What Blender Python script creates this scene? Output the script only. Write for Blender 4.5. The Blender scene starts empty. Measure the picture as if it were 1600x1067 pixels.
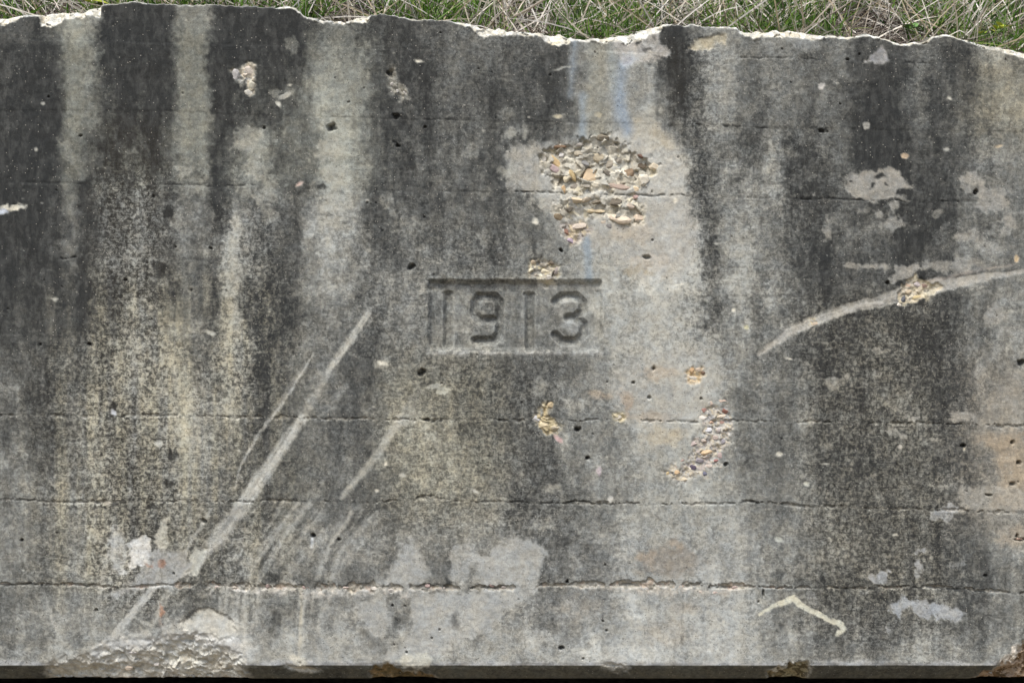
import bpy, math, random
import numpy as np
from mathutils import Vector, Matrix, noise as mnoise

# ------------------------------------------------------------------ camera, sky, sun, exposure
scene = bpy.context.scene
col = scene.collection
R = math.radians
ZC = 2.0            # height of the wall's middle above the stream bed
S = 0.002           # metres of wall for one unit of the layout grid (0..1600 across, 0..1067 down)
DIST = 4.4

cam_d = bpy.data.cameras.new('camera')
cam = bpy.data.objects.new('camera', cam_d)
col.objects.link(cam)
cam.location = (0, -DIST, ZC)
cam.rotation_euler = (R(90), 0, 0)
cam_d.sensor_width = 36
cam_d.lens = 36 * DIST / (1600 * S)
cam_d.clip_start = 0.05
cam_d.clip_end = 500
scene.camera = cam

world = bpy.data.worlds.new('World')
scene.world = world
world.use_nodes = True
wn = world.node_tree
wn.nodes.clear()
w_out = wn.nodes.new('ShaderNodeOutputWorld')
w_bg = wn.nodes.new('ShaderNodeBackground')
w_sky = wn.nodes.new('ShaderNodeTexSky')
w_sky.sky_type = 'NISHITA'
w_sky.sun_disc = False
SUN_EL, SUN_AZ = 60.0, -22.0      # azimuth measured from the camera side, negative = left
w_sky.sun_elevation = R(SUN_EL)
w_sky.sun_rotation = R(180 + SUN_AZ * -1)
w_sky.air_density = 1.0
w_sky.dust_density = 4.0
w_sky.ozone_density = 1.0
w_bg.inputs['Strength'].default_value = 0.09
wn.links.new(w_sky.outputs[0], w_bg.inputs['Color'])
wn.links.new(w_bg.outputs[0], w_out.inputs['Surface'])

sun_d = bpy.data.lights.new('sun', 'SUN')
sun = bpy.data.objects.new('sun', sun_d)
col.objects.link(sun)
sun_d.energy = 1.5
sun_d.angle = R(26)
sun_d.color = (1.0, 0.978, 0.925)
az = R(SUN_AZ)
to_sun = Vector((math.sin(az) * math.cos(R(SUN_EL)), -math.cos(az) * math.cos(R(SUN_EL)), math.sin(R(SUN_EL))))
sun.rotation_euler = (-to_sun).to_track_quat('-Z', 'Y').to_euler()
sun.location = (-3, -6, 8)

scene.view_settings.view_transform = 'Standard'
scene.view_settings.look = 'None'
scene.view_settings.gamma = 1
scene.view_settings.use_curve_mapping = False
scene.view_settings.exposure = 1.1

# ------------------------------------------------------------------ helpers
rng = np.random.default_rng(1913)
random.seed(1913)

def lin(c):
    c = np.asarray(c, dtype=np.float64) / 255.0
    return np.where(c <= 0.04045, c / 12.92, ((c + 0.055) / 1.055) ** 2.4)

def tag(o, label=None, cat=None, group=None, kind=None):
    if label: o['label'] = label
    if cat: o['category'] = cat
    if group: o['group'] = group
    if kind: o['kind'] = kind
    return o

def empty(name, loc=(0, 0, 0)):
    o = bpy.data.objects.new(name, None)
    o.empty_display_size = 0.1
    o.location = loc
    col.objects.link(o)
    return o

def mesh_obj(name, verts, faces, mat, parent=None, smooth=True):
    me = bpy.data.meshes.new(name)
    me.from_pydata([tuple(v) for v in verts], [], [tuple(f) for f in faces])
    if smooth:
        me.polygons.foreach_set('use_smooth', np.ones(len(me.polygons), dtype=bool))
    me.materials.append(mat)
    o = bpy.data.objects.new(name, me)
    col.objects.link(o)
    o.parent = parent
    return o

def _hash(ix, iy, seed):
    h = (ix.astype(np.int64) * 374761393 + iy.astype(np.int64) * 668265263 + seed * 1442695041) & 0xFFFFFFFF
    h = ((h ^ (h >> 13)) * 1274126177) & 0xFFFFFFFF
    h = h ^ (h >> 16)
    return (h & 0xFFFFFF).astype(np.float32) / np.float32(0xFFFFFF)

def vnoise(x, y, seed):
    ix = np.floor(x); iy = np.floor(y)
    fx = (x - ix).astype(np.float32); fy = (y - iy).astype(np.float32)
    ix = ix.astype(np.int64); iy = iy.astype(np.int64)
    fx = fx * fx * fx * (fx * (fx * 6 - 15) + 10); fy = fy * fy * fy * (fy * (fy * 6 - 15) + 10)
    a = _hash(ix, iy, seed); b = _hash(ix + 1, iy, seed)
    c = _hash(ix, iy + 1, seed); d = _hash(ix + 1, iy + 1, seed)
    return (a + (b - a) * fx) * (1 - fy) + (c + (d - c) * fx) * fy

def fbm(x, y, scale, seed, octv=4, gain=0.55, sx=1.0, sy=1.0):
    """noise in -1..1, `scale` in layout units"""
    x = x / (scale * sx); y = y / (scale * sy)
    t = np.zeros(x.shape, np.float32); amp = 1.0; tot = 0.0
    for k in range(octv):
        t += amp * (vnoise(x + 17.3 * k, y + 5.1 * k, seed + k) * 2 - 1)
        tot += amp; amp *= gain; x = x * 2.03; y = y * 2.03
    return t / (tot * 0.6)

def sstep(a, b, x):
    t = np.clip((x - a) / (b - a), 0, 1)
    return t * t * (3 - 2 * t)

# ------------------------------------------------------------------ node helpers
def new_mat(name):
    m = bpy.data.materials.new(name); m.use_nodes = True
    nt = m.node_tree; nt.nodes.clear()
    out = nt.nodes.new('ShaderNodeOutputMaterial')
    b = nt.nodes.new('ShaderNodeBsdfPrincipled')
    nt.links.new(b.outputs[0], out.inputs['Surface'])
    b.inputs['Specular IOR Level'].default_value = 0.25
    return m, nt, b

class NB:
    def __init__(s, nt): s.nt = nt
    def n(s, t, **kw):
        nd = s.nt.nodes.new(t)
        for k, v in kw.items(): setattr(nd, k, v)
        return nd
    def val(s, sock, v):
        if isinstance(v, bpy.types.NodeSocket): s.nt.links.new(v, sock)
        else: sock.default_value = v
    def math(s, op, a, b=0.0, c=0.0, clamp=False):
        nd = s.n('ShaderNodeMath', operation=op, use_clamp=clamp)
        s.val(nd.inputs[0], a); s.val(nd.inputs[1], b); s.val(nd.inputs[2], c)
        return nd.outputs[0]
    def ramp(s, v, a, b, lo=0.0, hi=1.0, smooth=True):
        nd = s.n('ShaderNodeMapRange', interpolation_type='SMOOTHSTEP' if smooth else 'LINEAR')
        s.val(nd.inputs[0], v); s.val(nd.inputs[1], a); s.val(nd.inputs[2], b); s.val(nd.inputs[3], lo); s.val(nd.inputs[4], hi)
        return nd.outputs[0]
    def mix(s, f, a, b, blend='MIX'):
        nd = s.n('ShaderNodeMix', data_type='RGBA', blend_type=blend)
        s.val(nd.inputs['Factor'], f); s.val(nd.inputs[6], a); s.val(nd.inputs[7], b)
        return nd.outputs[2]
    def noise(s, vec, scale, detail=2.0, rough=0.5, dist=0.0):
        nd = s.n('ShaderNodeTexNoise')
        s.nt.links.new(vec, nd.inputs['Vector'])
        nd.inputs['Scale'].default_value = scale; nd.inputs['Detail'].default_value = detail
        nd.inputs['Roughness'].default_value = rough; nd.inputs['Distortion'].default_value = dist
        return nd.outputs[0]
    def attr(s, name, out=2):
        nd = s.n('ShaderNodeAttribute', attribute_name=name)
        return nd.outputs[out]
    def mapv(s, vec, scale, loc=(0, 0, 0)):
        nd = s.n('ShaderNodeMapping')
        s.nt.links.new(vec, nd.inputs[0]); nd.inputs['Scale'].default_value = scale; nd.inputs['Location'].default_value = loc
        return nd.outputs[0]

def rgba(c, k=1.0):
    l = lin(c) * k
    return (float(l[0]), float(l[1]), float(l[2]), 1.0)

# ------------------------------------------------------------------ materials
def concrete_material():
    m, nt, bsdf = new_mat('weathered_concrete')
    b = NB(nt)
    vec = b.n('ShaderNodeTexCoord').outputs['Object']
    base = b.attr('base', 0); grain = b.attr('grain'); D = b.attr('film'); warm = b.attr('warm'); fresh = b.attr('fresh')
    n1 = b.noise(vec, 80, 5.0, 0.78, 0.5)
    n2 = b.noise(vec, 520, 2.0, 0.6)
    n3 = b.noise(b.mapv(vec, (18, 18, 260)), 1.0, 2.0, 0.5)       # fine board grain
    n4 = b.noise(b.mapv(vec, (1.25, 1, 0.5)), 34, 5.0, 0.7, 0.4)
    z = b.math('DIVIDE', b.math('SUBTRACT', n1, 0.5), 0.115)
    z = b.math('ADD', z, b.math('MULTIPLY', b.math('SUBTRACT', n3, 0.5), 1.6))
    zb = b.ramp(z, -1.1, 1.1, -1.0, 1.0)                           # speckle, nearly two-toned
    z4 = b.math('MULTIPLY', b.math('SUBTRACT', n4, 0.5), 1.1)
    p = b.math('POWER', b.math('SUBTRACT', 1.0, D), 0.5556)
    k = b.ramp(grain, 0.0, 1.0, 0.06, 0.38, False)
    k = b.math('MULTIPLY', k, b.ramp(fresh, 0.3, 1.0, 1.0, 0.35, False))
    p = b.math('ADD', p, b.math('MULTIPLY', zb, k))
    p = b.math('ADD', p, b.math('MULTIPLY', z4, b.ramp(fresh, 0.3, 1.0, 0.28, 0.12, False)), clamp=True)
    film = b.math('SUBTRACT', 1.0, b.math('POWER', p, 1.8))
    # concrete paste: sandy variation
    sand = b.ramp(n2, 0.30, 0.70, 0.80, 1.20, False)
    hue = b.noise(vec, 23, 3.0, 0.6)
    paste = b.mix(1.0, base, b.mix(b.ramp(hue, 0.3, 0.7), (0.93, 0.98, 1.00, 1), (1.02, 1.01, 0.94, 1)), 'MULTIPLY')
    sg = b.n('ShaderNodeCombineColor')
    for i in range(3): b.val(sg.inputs[i], sand)
    paste = b.mix(1.0, paste, sg.outputs[0], 'MULTIPLY')
    sh = b.n('ShaderNodeCombineColor'); fv = b.ramp(n1, 0.34, 0.66, 0.86, 1.12, False)
    for i in range(3): b.val(sh.inputs[i], fv)
    paste = b.mix(1.0, paste, sh.outputs[0], 'MULTIPLY')
    # biological film: cool or brown black, itself uneven
    fcol = b.mix(warm, rgba((42, 44, 44)), rgba((42, 39, 33)))
    fcol = b.mix(b.ramp(n2, 0.35, 0.75), fcol, rgba((56, 58, 58)))
    fcol = b.mix(b.ramp(n4, 0.42, 0.66, 0.0, 0.55), fcol, rgba((78, 79, 77)))
    c = b.mix(film, paste, fcol)
    # light sand grains showing through
    vo = b.n('ShaderNodeTexVoronoi'); nt.links.new(vec, vo.inputs['Vector']); vo.inputs['Scale'].default_value = 150
    gate = b.n('ShaderNodeSeparateColor'); nt.links.new(vo.outputs['Color'], gate.inputs[0])
    g1 = b.math('MULTIPLY', b.ramp(vo.outputs['Distance'], 0.16, 0.28, 1, 0), b.ramp(gate.outputs[0], 0.90, 0.93))
    c = b.mix(b.math('MULTIPLY', g1, 0.55), c, rgba((190, 186, 176)))
    g2 = b.math('MULTIPLY', b.ramp(vo.outputs['Distance'], 0.12, 0.30, 1, 0), b.ramp(gate.outputs[1], 0.955, 0.965))
    c = b.mix(b.math('MULTIPLY', g2, 0.8), c, rgba((38, 36, 33)))
    nt.links.new(c, bsdf.inputs['Base Color'])
    bsdf.inputs['Roughness'].default_value = 0.92
    bsdf.inputs['Specular IOR Level'].default_value = 0.15
    h = b.math('ADD', b.math('MULTIPLY', n1, 0.8), b.math('MULTIPLY', n2, 0.5))
    h = b.math('ADD', h, b.math('MULTIPLY', n3, 0.35))
    h = b.math('SUBTRACT', h, b.math('MULTIPLY', g2, 0.9))
    bp = b.n('ShaderNodeBump'); bp.inputs['Strength'].default_value = 0.55; bp.inputs['Distance'].default_value = 0.0022
    nt.links.new(h, bp.inputs['Height']); nt.links.new(bp.outputs[0], bsdf.inputs['Normal'])
    return m

def stone_material():
    m, nt, bsdf = new_mat('broken_stone')
    b = NB(nt)
    oi = b.n('ShaderNodeObjectInfo')
    vec = b.n('ShaderNodeTexCoord').outputs['Object']
    n = b.noise(vec, 160, 3, 0.6); n2 = b.noise(vec, 500, 2, 0.6)
    v = b.n('ShaderNodeCombineColor')
    f = b.math('ADD', b.ramp(n, 0.3, 0.7, 0.78, 1.12, False), b.ramp(n2, 0.3, 0.7, -0.1, 0.1, False))
    for i in range(3): b.val(v.inputs[i], f)
    nt.links.new(b.mix(1.0, oi.outputs['Color'], v.outputs[0], 'MULTIPLY'), bsdf.inputs['Base Color'])
    bsdf.inputs['Roughness'].default_value = 0.8
    bp = b.n('ShaderNodeBump'); bp.inputs['Strength'].default_value = 0.5; bp.inputs['Distance'].default_value = 0.002
    nt.links.new(b.math('ADD', n, b.math('MULTIPLY', n2, 0.4)), bp.inputs['Height']); nt.links.new(bp.outputs[0], bsdf.inputs['Normal'])
    return m

def simple_noise_mat(name, c1, c2, scale, rough=0.95, bump=0.01, detail=5):
    m, nt, bsdf = new_mat(name)
    b = NB(nt)
    vec = b.n('ShaderNodeTexCoord').outputs['Object']
    n = b.noise(vec, scale, detail, 0.65)
    nt.links.new(b.mix(b.ramp(n, 0.32, 0.68), rgba(c1), rgba(c2)), bsdf.inputs['Base Color'])
    bsdf.inputs['Roughness'].default_value = rough
    bp = b.n('ShaderNodeBump'); bp.inputs['Strength'].default_value = 0.8; bp.inputs['Distance'].default_value = bump
    nt.links.new(n, bp.inputs['Height']); nt.links.new(bp.outputs[0], bsdf.inputs['Normal'])
    return m

def blade_material(name, transl=0.35):
    m, nt, bsdf = new_mat(name)
    b = NB(nt)
    c = b.attr('tone', 0)
    vec = b.n('ShaderNodeTexCoord').outputs['Object']
    n = b.noise(vec, 60, 2, 0.5)
    v = b.n('ShaderNodeCombineColor')
    f = b.ramp(n, 0.3, 0.7, 0.8, 1.2, False)
    for i in range(3): b.val(v.inputs[i], f)
    cc = b.mix(1.0, c, v.outputs[0], 'MULTIPLY')
    nt.links.new(cc, bsdf.inputs['Base Color'])
    bsdf.inputs['Roughness'].default_value = 0.6
    tr = b.n('ShaderNodeBsdfTranslucent'); nt.links.new(cc, tr.inputs[0])
    ms = b.n('ShaderNodeMixShader'); ms.inputs[0].default_value = transl
    out = [x for x in nt.nodes if x.type == 'OUTPUT_MATERIAL'][0]
    nt.links.new(bsdf.outputs[0], ms.inputs[1]); nt.links.new(tr.outputs[0], ms.inputs[2]); nt.links.new(ms.outputs[0], out.inputs['Surface'])
    return m

M_CONC = concrete_material()
M_STONE = stone_material()
M_SOIL = simple_noise_mat('bank_soil', (24, 20, 16), (42, 35, 29), 18, bump=0.02)
M_BED = simple_noise_mat('stream_bed_gravel', (96, 88, 76), (142, 132, 116), 9, bump=0.02)
M_BARREL = simple_noise_mat('damp_culvert_concrete', (58, 52, 44), (86, 78, 66), 6, bump=0.01)
M_GRASS = blade_material('grass_blades', 0.35)
M_STRAW = blade_material('straw', 0.15)

# ------------------------------------------------------------------ setting: stream bed, earth bank
TOP = [(-1200, 22), (-600, 30), (-200, 20), (0, 27), (30, 25), (62, 23), (75, 17), (85, 16), (100, 19), (125, 18), (150, 11), (155, 8), (170, 6), (200, 3), (215, 3),
       (235, 5), (260, 6), (300, 8), (340, 8), (380, 10), (430, 11), (452, 10), (460, 14), (475, 24), (485, 28), (520, 33), (545, 33), (575, 25), (580, 22),
       (600, 21), (625, 26), (640, 29), (700, 31), (712, 35), (735, 37), (748, 43), (760, 44), (800, 48), (830, 50), (865, 52), (885, 57), (900, 60), (940, 60),
       (960, 56), (980, 53), (1000, 45), (1015, 41), (1035, 39), (1060, 39), (1080, 40), (1110, 41), (1150, 43), (1160, 49), (1180, 50), (1220, 48), (1250, 49),
       (1280, 54), (1300, 58), (1325, 58), (1345, 55), (1360, 55), (1385, 60), (1395, 65), (1412, 68), (1440, 65), (1450, 64), (1460, 56), (1475, 54), (1488, 55),
       (1510, 63), (1540, 70), (1570, 73), (1600, 80), (1800, 90), (2200, 70), (2800, 80)]
TX = np.array([p[0] for p in TOP], float); TY = np.array([p[1] for p in TOP], float)
def wx(px): return (px - 800.0) * S
def wz(py): return ZC + (533.5 - py) * S
HALF = 4.0          # the wall goes on to 4 m either side

ground = mesh_obj('stream_bed', [(-60, -60, 0), (60, -60, 0), (60, 30, 0), (-60, 30, 0)], [(0, 1, 2, 3)], M_BED)
tag(ground, kind='structure')

def bank_point(x, t):
    """t = metres up the slope from its start"""
    k = min(max((abs(x) - 3.9) / 0.8, 0), 1); k = k * k * (3 - 2 * k)
    px = x / S + 800
    y0 = 0.20 * (1 - k) + -3.6 * k
    z0 = (wz(np.interp(px, TX, TY)) - 0.05) * (1 - k) + -0.05 * k
    L = 7.0
    y1, z1 = 6.5, 6.6
    u = t / L
    return x, y0 + (y1 - y0) * u, z0 + (z1 - z0) * u

xs = np.concatenate([np.linspace(-14, -4.8, 12), np.linspace(-4.7, -3.8, 10), np.linspace(-3.7, 3.7, 120), np.linspace(3.8, 4.7, 10), np.linspace(4.8, 14, 12)])
ts = np.concatenate([np.linspace(0, 1.5, 30), np.linspace(1.65, 7, 14)])
bv = []; bf = []
for j, t in enumerate(ts):
    for i, x in enumerate(xs):
        p = bank_point(x, t)
        h = mnoise.noise(Vector((p[0] * 3, p[1] * 3, 1.7))) * 0.035 + mnoise.noise(Vector((p[0] * 11, p[1] * 11, 4.2))) * 0.012
        bv.append((p[0], p[1] - h * 0.5 * (j > 0), p[2] + h * (j > 0)))
for j in range(len(ts) - 1):
    for i in range(len(xs) - 1):
        a = j * len(xs) + i
        bf.append((a, a + 1, a + len(xs) + 1, a + len(xs)))
last = (len(ts) - 1) * len(xs)
nv = len(bv)
for i, x in enumerate(xs): bv.append((x, 30.0, 6.9))
for i in range(len(xs) - 1): bf.append((last + i, last + i + 1, nv + i + 1, nv + i))
bank = mesh_obj('earth_bank', bv, bf, M_SOIL)
tag(bank, kind='structure')

# ------------------------------------------------------------------ the wall as one fine sheet of points, later cut into its parts
STEP = 1.5625
pxc = np.concatenate([np.arange(-1200, -60, 9.0), np.arange(-50, 1650.1, STEP), np.arange(1659, 2801, 9.0)])
NC = len(pxc)
ytop = np.interp(pxc, TX, TY)
edge_j = fbm(pxc, pxc * 0 + 3.3, 9, 71, 3) * 1.4
ytop = ytop + edge_j
YEDGE = 1040.0; YBOT = 1065.0
NMAIN = 650
NCH = 20; NSOF = 8; NCAP = 9
PY = np.zeros((NMAIN + NCH + NSOF, NC)); PX = np.tile(pxc, (NMAIN + NCH + NSOF, 1))
v = np.linspace(0, 1, NMAIN)[:, None]
PY[:NMAIN] = ytop[None, :] + v * (YEDGE - ytop[None, :])
DEP = np.zeros_like(PY)                       # metres into the wall (+y)
cv = (np.arange(1, NCH + 1) / NCH)[:, None]
PY[NMAIN:NMAIN + NCH] = YEDGE + cv * (YBOT - YEDGE)
DEP[NMAIN:NMAIN + NCH] = cv * 0.048
sv = (np.arange(1, NSOF + 1) / NSOF)[:, None]
PY[NMAIN + NCH:] = YBOT
DEP[NMAIN + NCH:] = 0.048 + sv ** 1.5 * 0.42
NR = PY.shape[0]
DEP0 = DEP.copy()

N_A = fbm(PX, PY, 45, 11, 4); N_B = fbm(PX, PY, 45, 21, 4)
F_A = fbm(PX, PY, 9, 31, 3); F_B = fbm(PX, PY, 9, 41, 3)
STREAK = fbm(PX, PY, 16, 51, 4, sx=1.0, sy=14.0)
BLOTCH = fbm(PX, PY, 60, 61, 5, 0.62)
FINE = fbm(PX, PY, 13, 81, 3, 0.6)
WPX = PX + 5 * N_A + 3.0 * F_A; WPY = PY + 5 * N_B + 3.0 * F_B        # ragged outline coordinates

# lightness of the bare weathered face, column by column (rows about 67 units apart)
LUM = """
3334651111145200 0013443222333443 3444555611245544 5554433333333444
2212442111244111 2214555322134333 3222455552035544 4433422224322454
2111443121244122 2235655323233322 2323555564135543 4434321134233455
2112432232345234 5344665432234332 3334667766634323 4223321123233344
1112323243344244 5424665333333333 4456777777723555 5322332222234444
1122423344343364 3335654334333333 4355666777753565 4332333322234444
1222323343244364 2234554444444444 4445566677763464 5432333322335345
2223323455555353 2224544345445444 4444456666653564 5432223332223455
3333443564544464 2344433344443343 3333456667776454 4332233332133445
4333555455676575 3444433455554443 3334445666677644 3342333333124555
3333454344566543 3334333345555443 3235454566676534 4443223333333456
4434554435666555 3334343445555544 2334455566666544 4443333333345555
5555555443343455 4444444334555654 3333445666666665 5544333333333455
4444554443443344 3333443333333344 5333345666666665 4443333333333344
3455555443333345 3344445544444555 4335666666666665 3333333333333344
5556666666666665 6665665566665566 5556777777777776 5544444555554455
"""
LUM = np.array([[int(ch) for ch in ln.replace(' ', '')] for ln in LUM.strip().split('\n')], float)
LUM = np.interp(LUM, np.arange(10), [45, 58, 72, 88, 105, 124, 144, 160, 172, 180])
LUM = np.interp(LUM, [45, 58, 72, 88, 105, 124, 144, 160, 180], [24, 34, 52, 78, 106, 133, 160, 178, 190])
_sm = LUM.copy(); _sm[1:-1] = 0.25 * LUM[:-2] + 0.5 * LUM[1:-1] + 0.25 * LUM[2:]
_wr = np.clip((np.arange(16) - 5) / 4.0, 0, 1)[:, None]
LUM = LUM + (_sm - LUM) * (0.35 + 0.65 * _wr)
_mn = np.array([np.convolve(np.pad(r_, 8, mode='edge'), np.ones(17) / 17, 'valid') for r_ in LUM])
LUM = LUM + (_mn - LUM) * 0.22 * _wr
def bilerp(tab, gx, gy):
    gx = np.clip(gx, 0, tab.shape[1] - 1.001); gy = np.clip(gy, 0, tab.shape[0] - 1.001)
    ix = gx.astype(int); iy = gy.astype(int)
    fx = gx - ix; fy = gy - iy
    fx = fx * fx * (3 - 2 * fx); fy = fy * fy * (3 - 2 * fy)
    return (tab[iy, ix] * (1 - fx) + tab[iy, ix + 1] * fx) * (1 - fy) + (tab[iy + 1, ix] * (1 - fx) + tab[iy + 1, ix + 1] * fx) * fy
RX = np.abs(WPX); RX = np.where(RX > 1600, 3200 - RX, RX)      # goes on beyond the ends the same way
jx = RX + 5 * F_A; jy = WPY + 26 * N_A + 18 * STREAK
L = bilerp(LUM, (jx - 12.5) / 25.0, (jy - 33.4) / 66.75)
L = L + 10 * sstep(520, 600, PX) * sstep(900, 840, PX) * sstep(800, 850, PY) + 12 * sstep(650, 690, PX) * sstep(960, 920, PX) * sstep(420, 445, PY) * sstep(570, 545, PY)
L = L - (7 - 9 * STREAK) * sstep(40, 120, PX) * sstep(480, 400, PX) * sstep(380, 480, PY) * sstep(900, 800, PY)
amp = 0.7 + 0.3 * sstep(60, 260, PY)
L = L + amp * (10 * BLOTCH + 9 * STREAK + 7 * FINE)
L = np.clip(L, 22, 190)
T_lin = lin(L)

CR1 = fbm(PX + 6 * F_A, PY, 30, 2301, 5, 0.62); CR2 = fbm(PX, PY + 6 * F_B, 24, 2401, 5, 0.62, 1.0, 1.3)
zone = 0.35 + 0.65 * sstep(150, 260, PY)
L = L + zone * (20 * sstep(0.30, 0.62, CR1) * sstep(30, 70, L) - 14 * sstep(0.34, 0.66, CR2))
L = np.clip(L, 20, 190)
T_lin = lin(L)

def region(x0, y0, x1, y1, soft=40):
    return sstep(x0 - soft, x0 + soft, RX) * sstep(x1 + soft, x1 - soft, RX) * sstep(y0 - soft, y0 + soft, PY) * sstep(y1 + soft, y1 - soft, PY)

# paste colour
BASE = np.zeros(PX.shape + (3,))
BASE[:] = lin((160, 160, 155))
def tint(mask, c):
    global BASE
    BASE = BASE + (lin(c) - BASE) * mask[..., None]
tint(region(60, 430, 460, 920, 60) * np.clip(0.55 + 0.6 * STREAK, 0, 1), (172, 167, 150))
tint(region(590, 560, 790, 840, 50) * 0.9, (170, 166, 150))
tint(region(1270, 460, 1480, 960, 50) * 0.7, (164, 160, 147))
tint(region(60, 30, 600, 300, 40) * 0.8, (150, 151, 142))
tint(region(980, 200, 1080, 620, 35) * 0.8, (170, 169, 163))
tint(region(1480, 560, 1600, 830, 40) * 0.7, (168, 161, 149))
tint(region(1500, 80, 1640, 220, 40) * 0.6, (150, 143, 122))
tint(region(820, 840, 1180, 1060, 50) * 0.6, (164, 165, 163))
tint(region(480, 790, 860, 1060, 50) * 0.5, (162, 161, 156))
BASE *= (1 + 0.10 * BLOTCH + 0.06 * FINE)[..., None]
WARM = np.clip(region(150, 180, 260, 950, 40) + 0.5 * region(0, 560, 420, 950, 60) + 0.6 * region(1040, 60, 1070, 200, 15) + 0.4 * region(1270, 460, 1480, 1000, 60) + 0.3 * region(600, 560, 860, 850, 60) + 0.15 + 0.25 * BLOTCH, 0, 1)
GRAIN = 0.20 + 0.10 * N_B
GRAIN += 0.65 * region(150, 270, 260, 950, 35) + 0.42 * region(60, 540, 420, 930, 50) + 0.45 * region(340, 330, 440, 620, 30) + 0.45 * region(1260, 470, 1500, 1010, 45)
GRAIN += 0.3 * region(600, 570, 880, 840, 40) + 0.3 * region(1060, 60, 1110, 560, 25) + 0.15 * region(1080, 200, 1300, 560, 50) + 0.2 * region(560, 360, 800, 560, 40)
GRAIN -= 0.30 * region(-10, 20, 140, 520, 40) + 0.3 * region(240, 10, 350, 250, 25) + 0.15 * region(420, 60, 580, 230, 40) + 0.25 * region(850, 60, 1000, 200, 25) + 0.2 * region(1320, 90, 1400, 260, 25)
GRAIN = np.clip(GRAIN, 0.05, 0.95)
FRESH = np.zeros_like(PX)
FILM_LUM = 0.027
def lumv(c): return c[..., 0] * 0.2126 + c[..., 1] * 0.7152 + c[..., 2] * 0.0722
FILM = np.clip((lumv(BASE) - T_lin) / (lumv(BASE) - FILM_LUM), 0.0, 1.0)
lack = np.clip(T_lin / np.maximum(lumv(BASE), 1e-3), 1, 1.35)
BASE *= lack[..., None]

# ---- outlines: polygons, strokes, blobs
def poly_sd(pts, warp=1.0, X=None, Y=None):
    """signed distance (inside positive) near a polygon, as (index, distance)"""
    P = np.array(pts, float)
    m = 30
    sel = np.nonzero((PX > P[:, 0].min() - m) & (PX < P[:, 0].max() + m) & (PY > P[:, 1].min() - m) & (PY < P[:, 1].max() + m))
    x = PX[sel] + warp * (WPX[sel] - PX[sel]); y = PY[sel] + warp * (WPY[sel] - PY[sel])
    d = np.full(x.shape, 1e9); ins = np.zeros(x.shape, bool)
    for k in range(len(P)):
        a = P[k]; c = P[(k + 1) % len(P)]
        e = c - a
        t = np.clip(((x - a[0]) * e[0] + (y - a[1]) * e[1]) / max(e @ e, 1e-9), 0, 1)
        d = np.minimum(d, np.hypot(x - a[0] - t * e[0], y - a[1] - t * e[1]))
        cond = (a[1] > y) != (c[1] > y)
        xi = a[0] + (y - a[1]) / (e[1] if abs(e[1]) > 1e-9 else 1e-9) * e[0]
        ins ^= cond & (x < xi)
    return sel, np.where(ins, d, -d)

def stroke_sd(pts, hw, warp=0.3):
    P = np.array(pts, float)
    H = np.atleast_1d(np.array(hw, float)); H = H if len(H) > 1 else np.full(len(P), H[0])
    if len(H) != len(P): H = np.interp(np.linspace(0, 1, len(P)), np.linspace(0, 1, len(H)), H)
    m = H.max() + 30
    sel = np.nonzero((PX > P[:, 0].min() - m) & (PX < P[:, 0].max() + m) & (PY > P[:, 1].min() - m) & (PY < P[:, 1].max() + m))
    x = PX[sel] + warp * (WPX[sel] - PX[sel]); y = PY[sel] + warp * (WPY[sel] - PY[sel])
    best = np.full(x.shape, -1e9); cross = np.zeros(x.shape); along = np.zeros(x.shape); run_ = 0.0
    for k in range(len(P) - 1):
        a = P[k]; e = P[k + 1] - a; ln = max(math.hypot(*e), 1e-6)
        t = np.clip(((x - a[0]) * e[0] + (y - a[1]) * e[1]) / (ln * ln), 0, 1)
        v_ = H[k] + (H[k + 1] - H[k]) * t - np.hypot(x - a[0] - t * e[0], y - a[1] - t * e[1])
        up = v_ > best
        cross = np.where(up, ((x - a[0]) * -e[1] + (y - a[1]) * e[0]) / ln, cross); along = np.where(up, run_ + t * ln, along)
        best = np.maximum(best, v_); run_ += ln
    stroke_sd.score = vnoise(cross / 2.1 + 50, along / 70.0 + P[0, 0], 77) * 0.6 + vnoise(cross / 4.5 + 80, along / 28.0 + P[0, 1], 78) * 0.4
    return sel, best

def lay(sel, m, c, keep=0.0, fresh=1.0, vary=0.07):
    """bare colour c over the face where m=1, taking the dark film away (keep = what stays)"""
    global BASE
    cc = lin(c)[None, :] * (1 + vary * (FINE[sel] + 0.7 * BLOTCH[sel]))[:, None]
    BASE[sel] += (cc - BASE[sel]) * m[:, None]
    FILM[sel] *= 1 - m * (1 - keep)
    GRAIN[sel] *= 1 - 0.5 * m * (1 - keep)
    FRESH[sel] = np.maximum(FRESH[sel], m * fresh)

def patch(pts, c, a=0.9, soft=2.5, keep=0.04, warp=1.0, depth=0.0, mottle=0.35):
    sel, d = poly_sd(pts, warp)
    m = sstep(-soft * 1.3, soft * 1.3, d + 2.5 * FINE[sel] + 1.5 * F_A[sel] + 3 * STREAK[sel]) * a * np.clip(1 - mottle * np.clip(BLOTCH[sel] * 0.8 + FINE[sel] * 0.8 + 0.6 * STREAK[sel], 0, 1), 0, 1)
    lay(sel, m, c, keep, vary=0.12)
    DEP[sel] += (depth + (0.0009 if a > 0.75 else 0)) * sstep(-soft, soft, d + 2.5 * FINE[sel])

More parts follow.
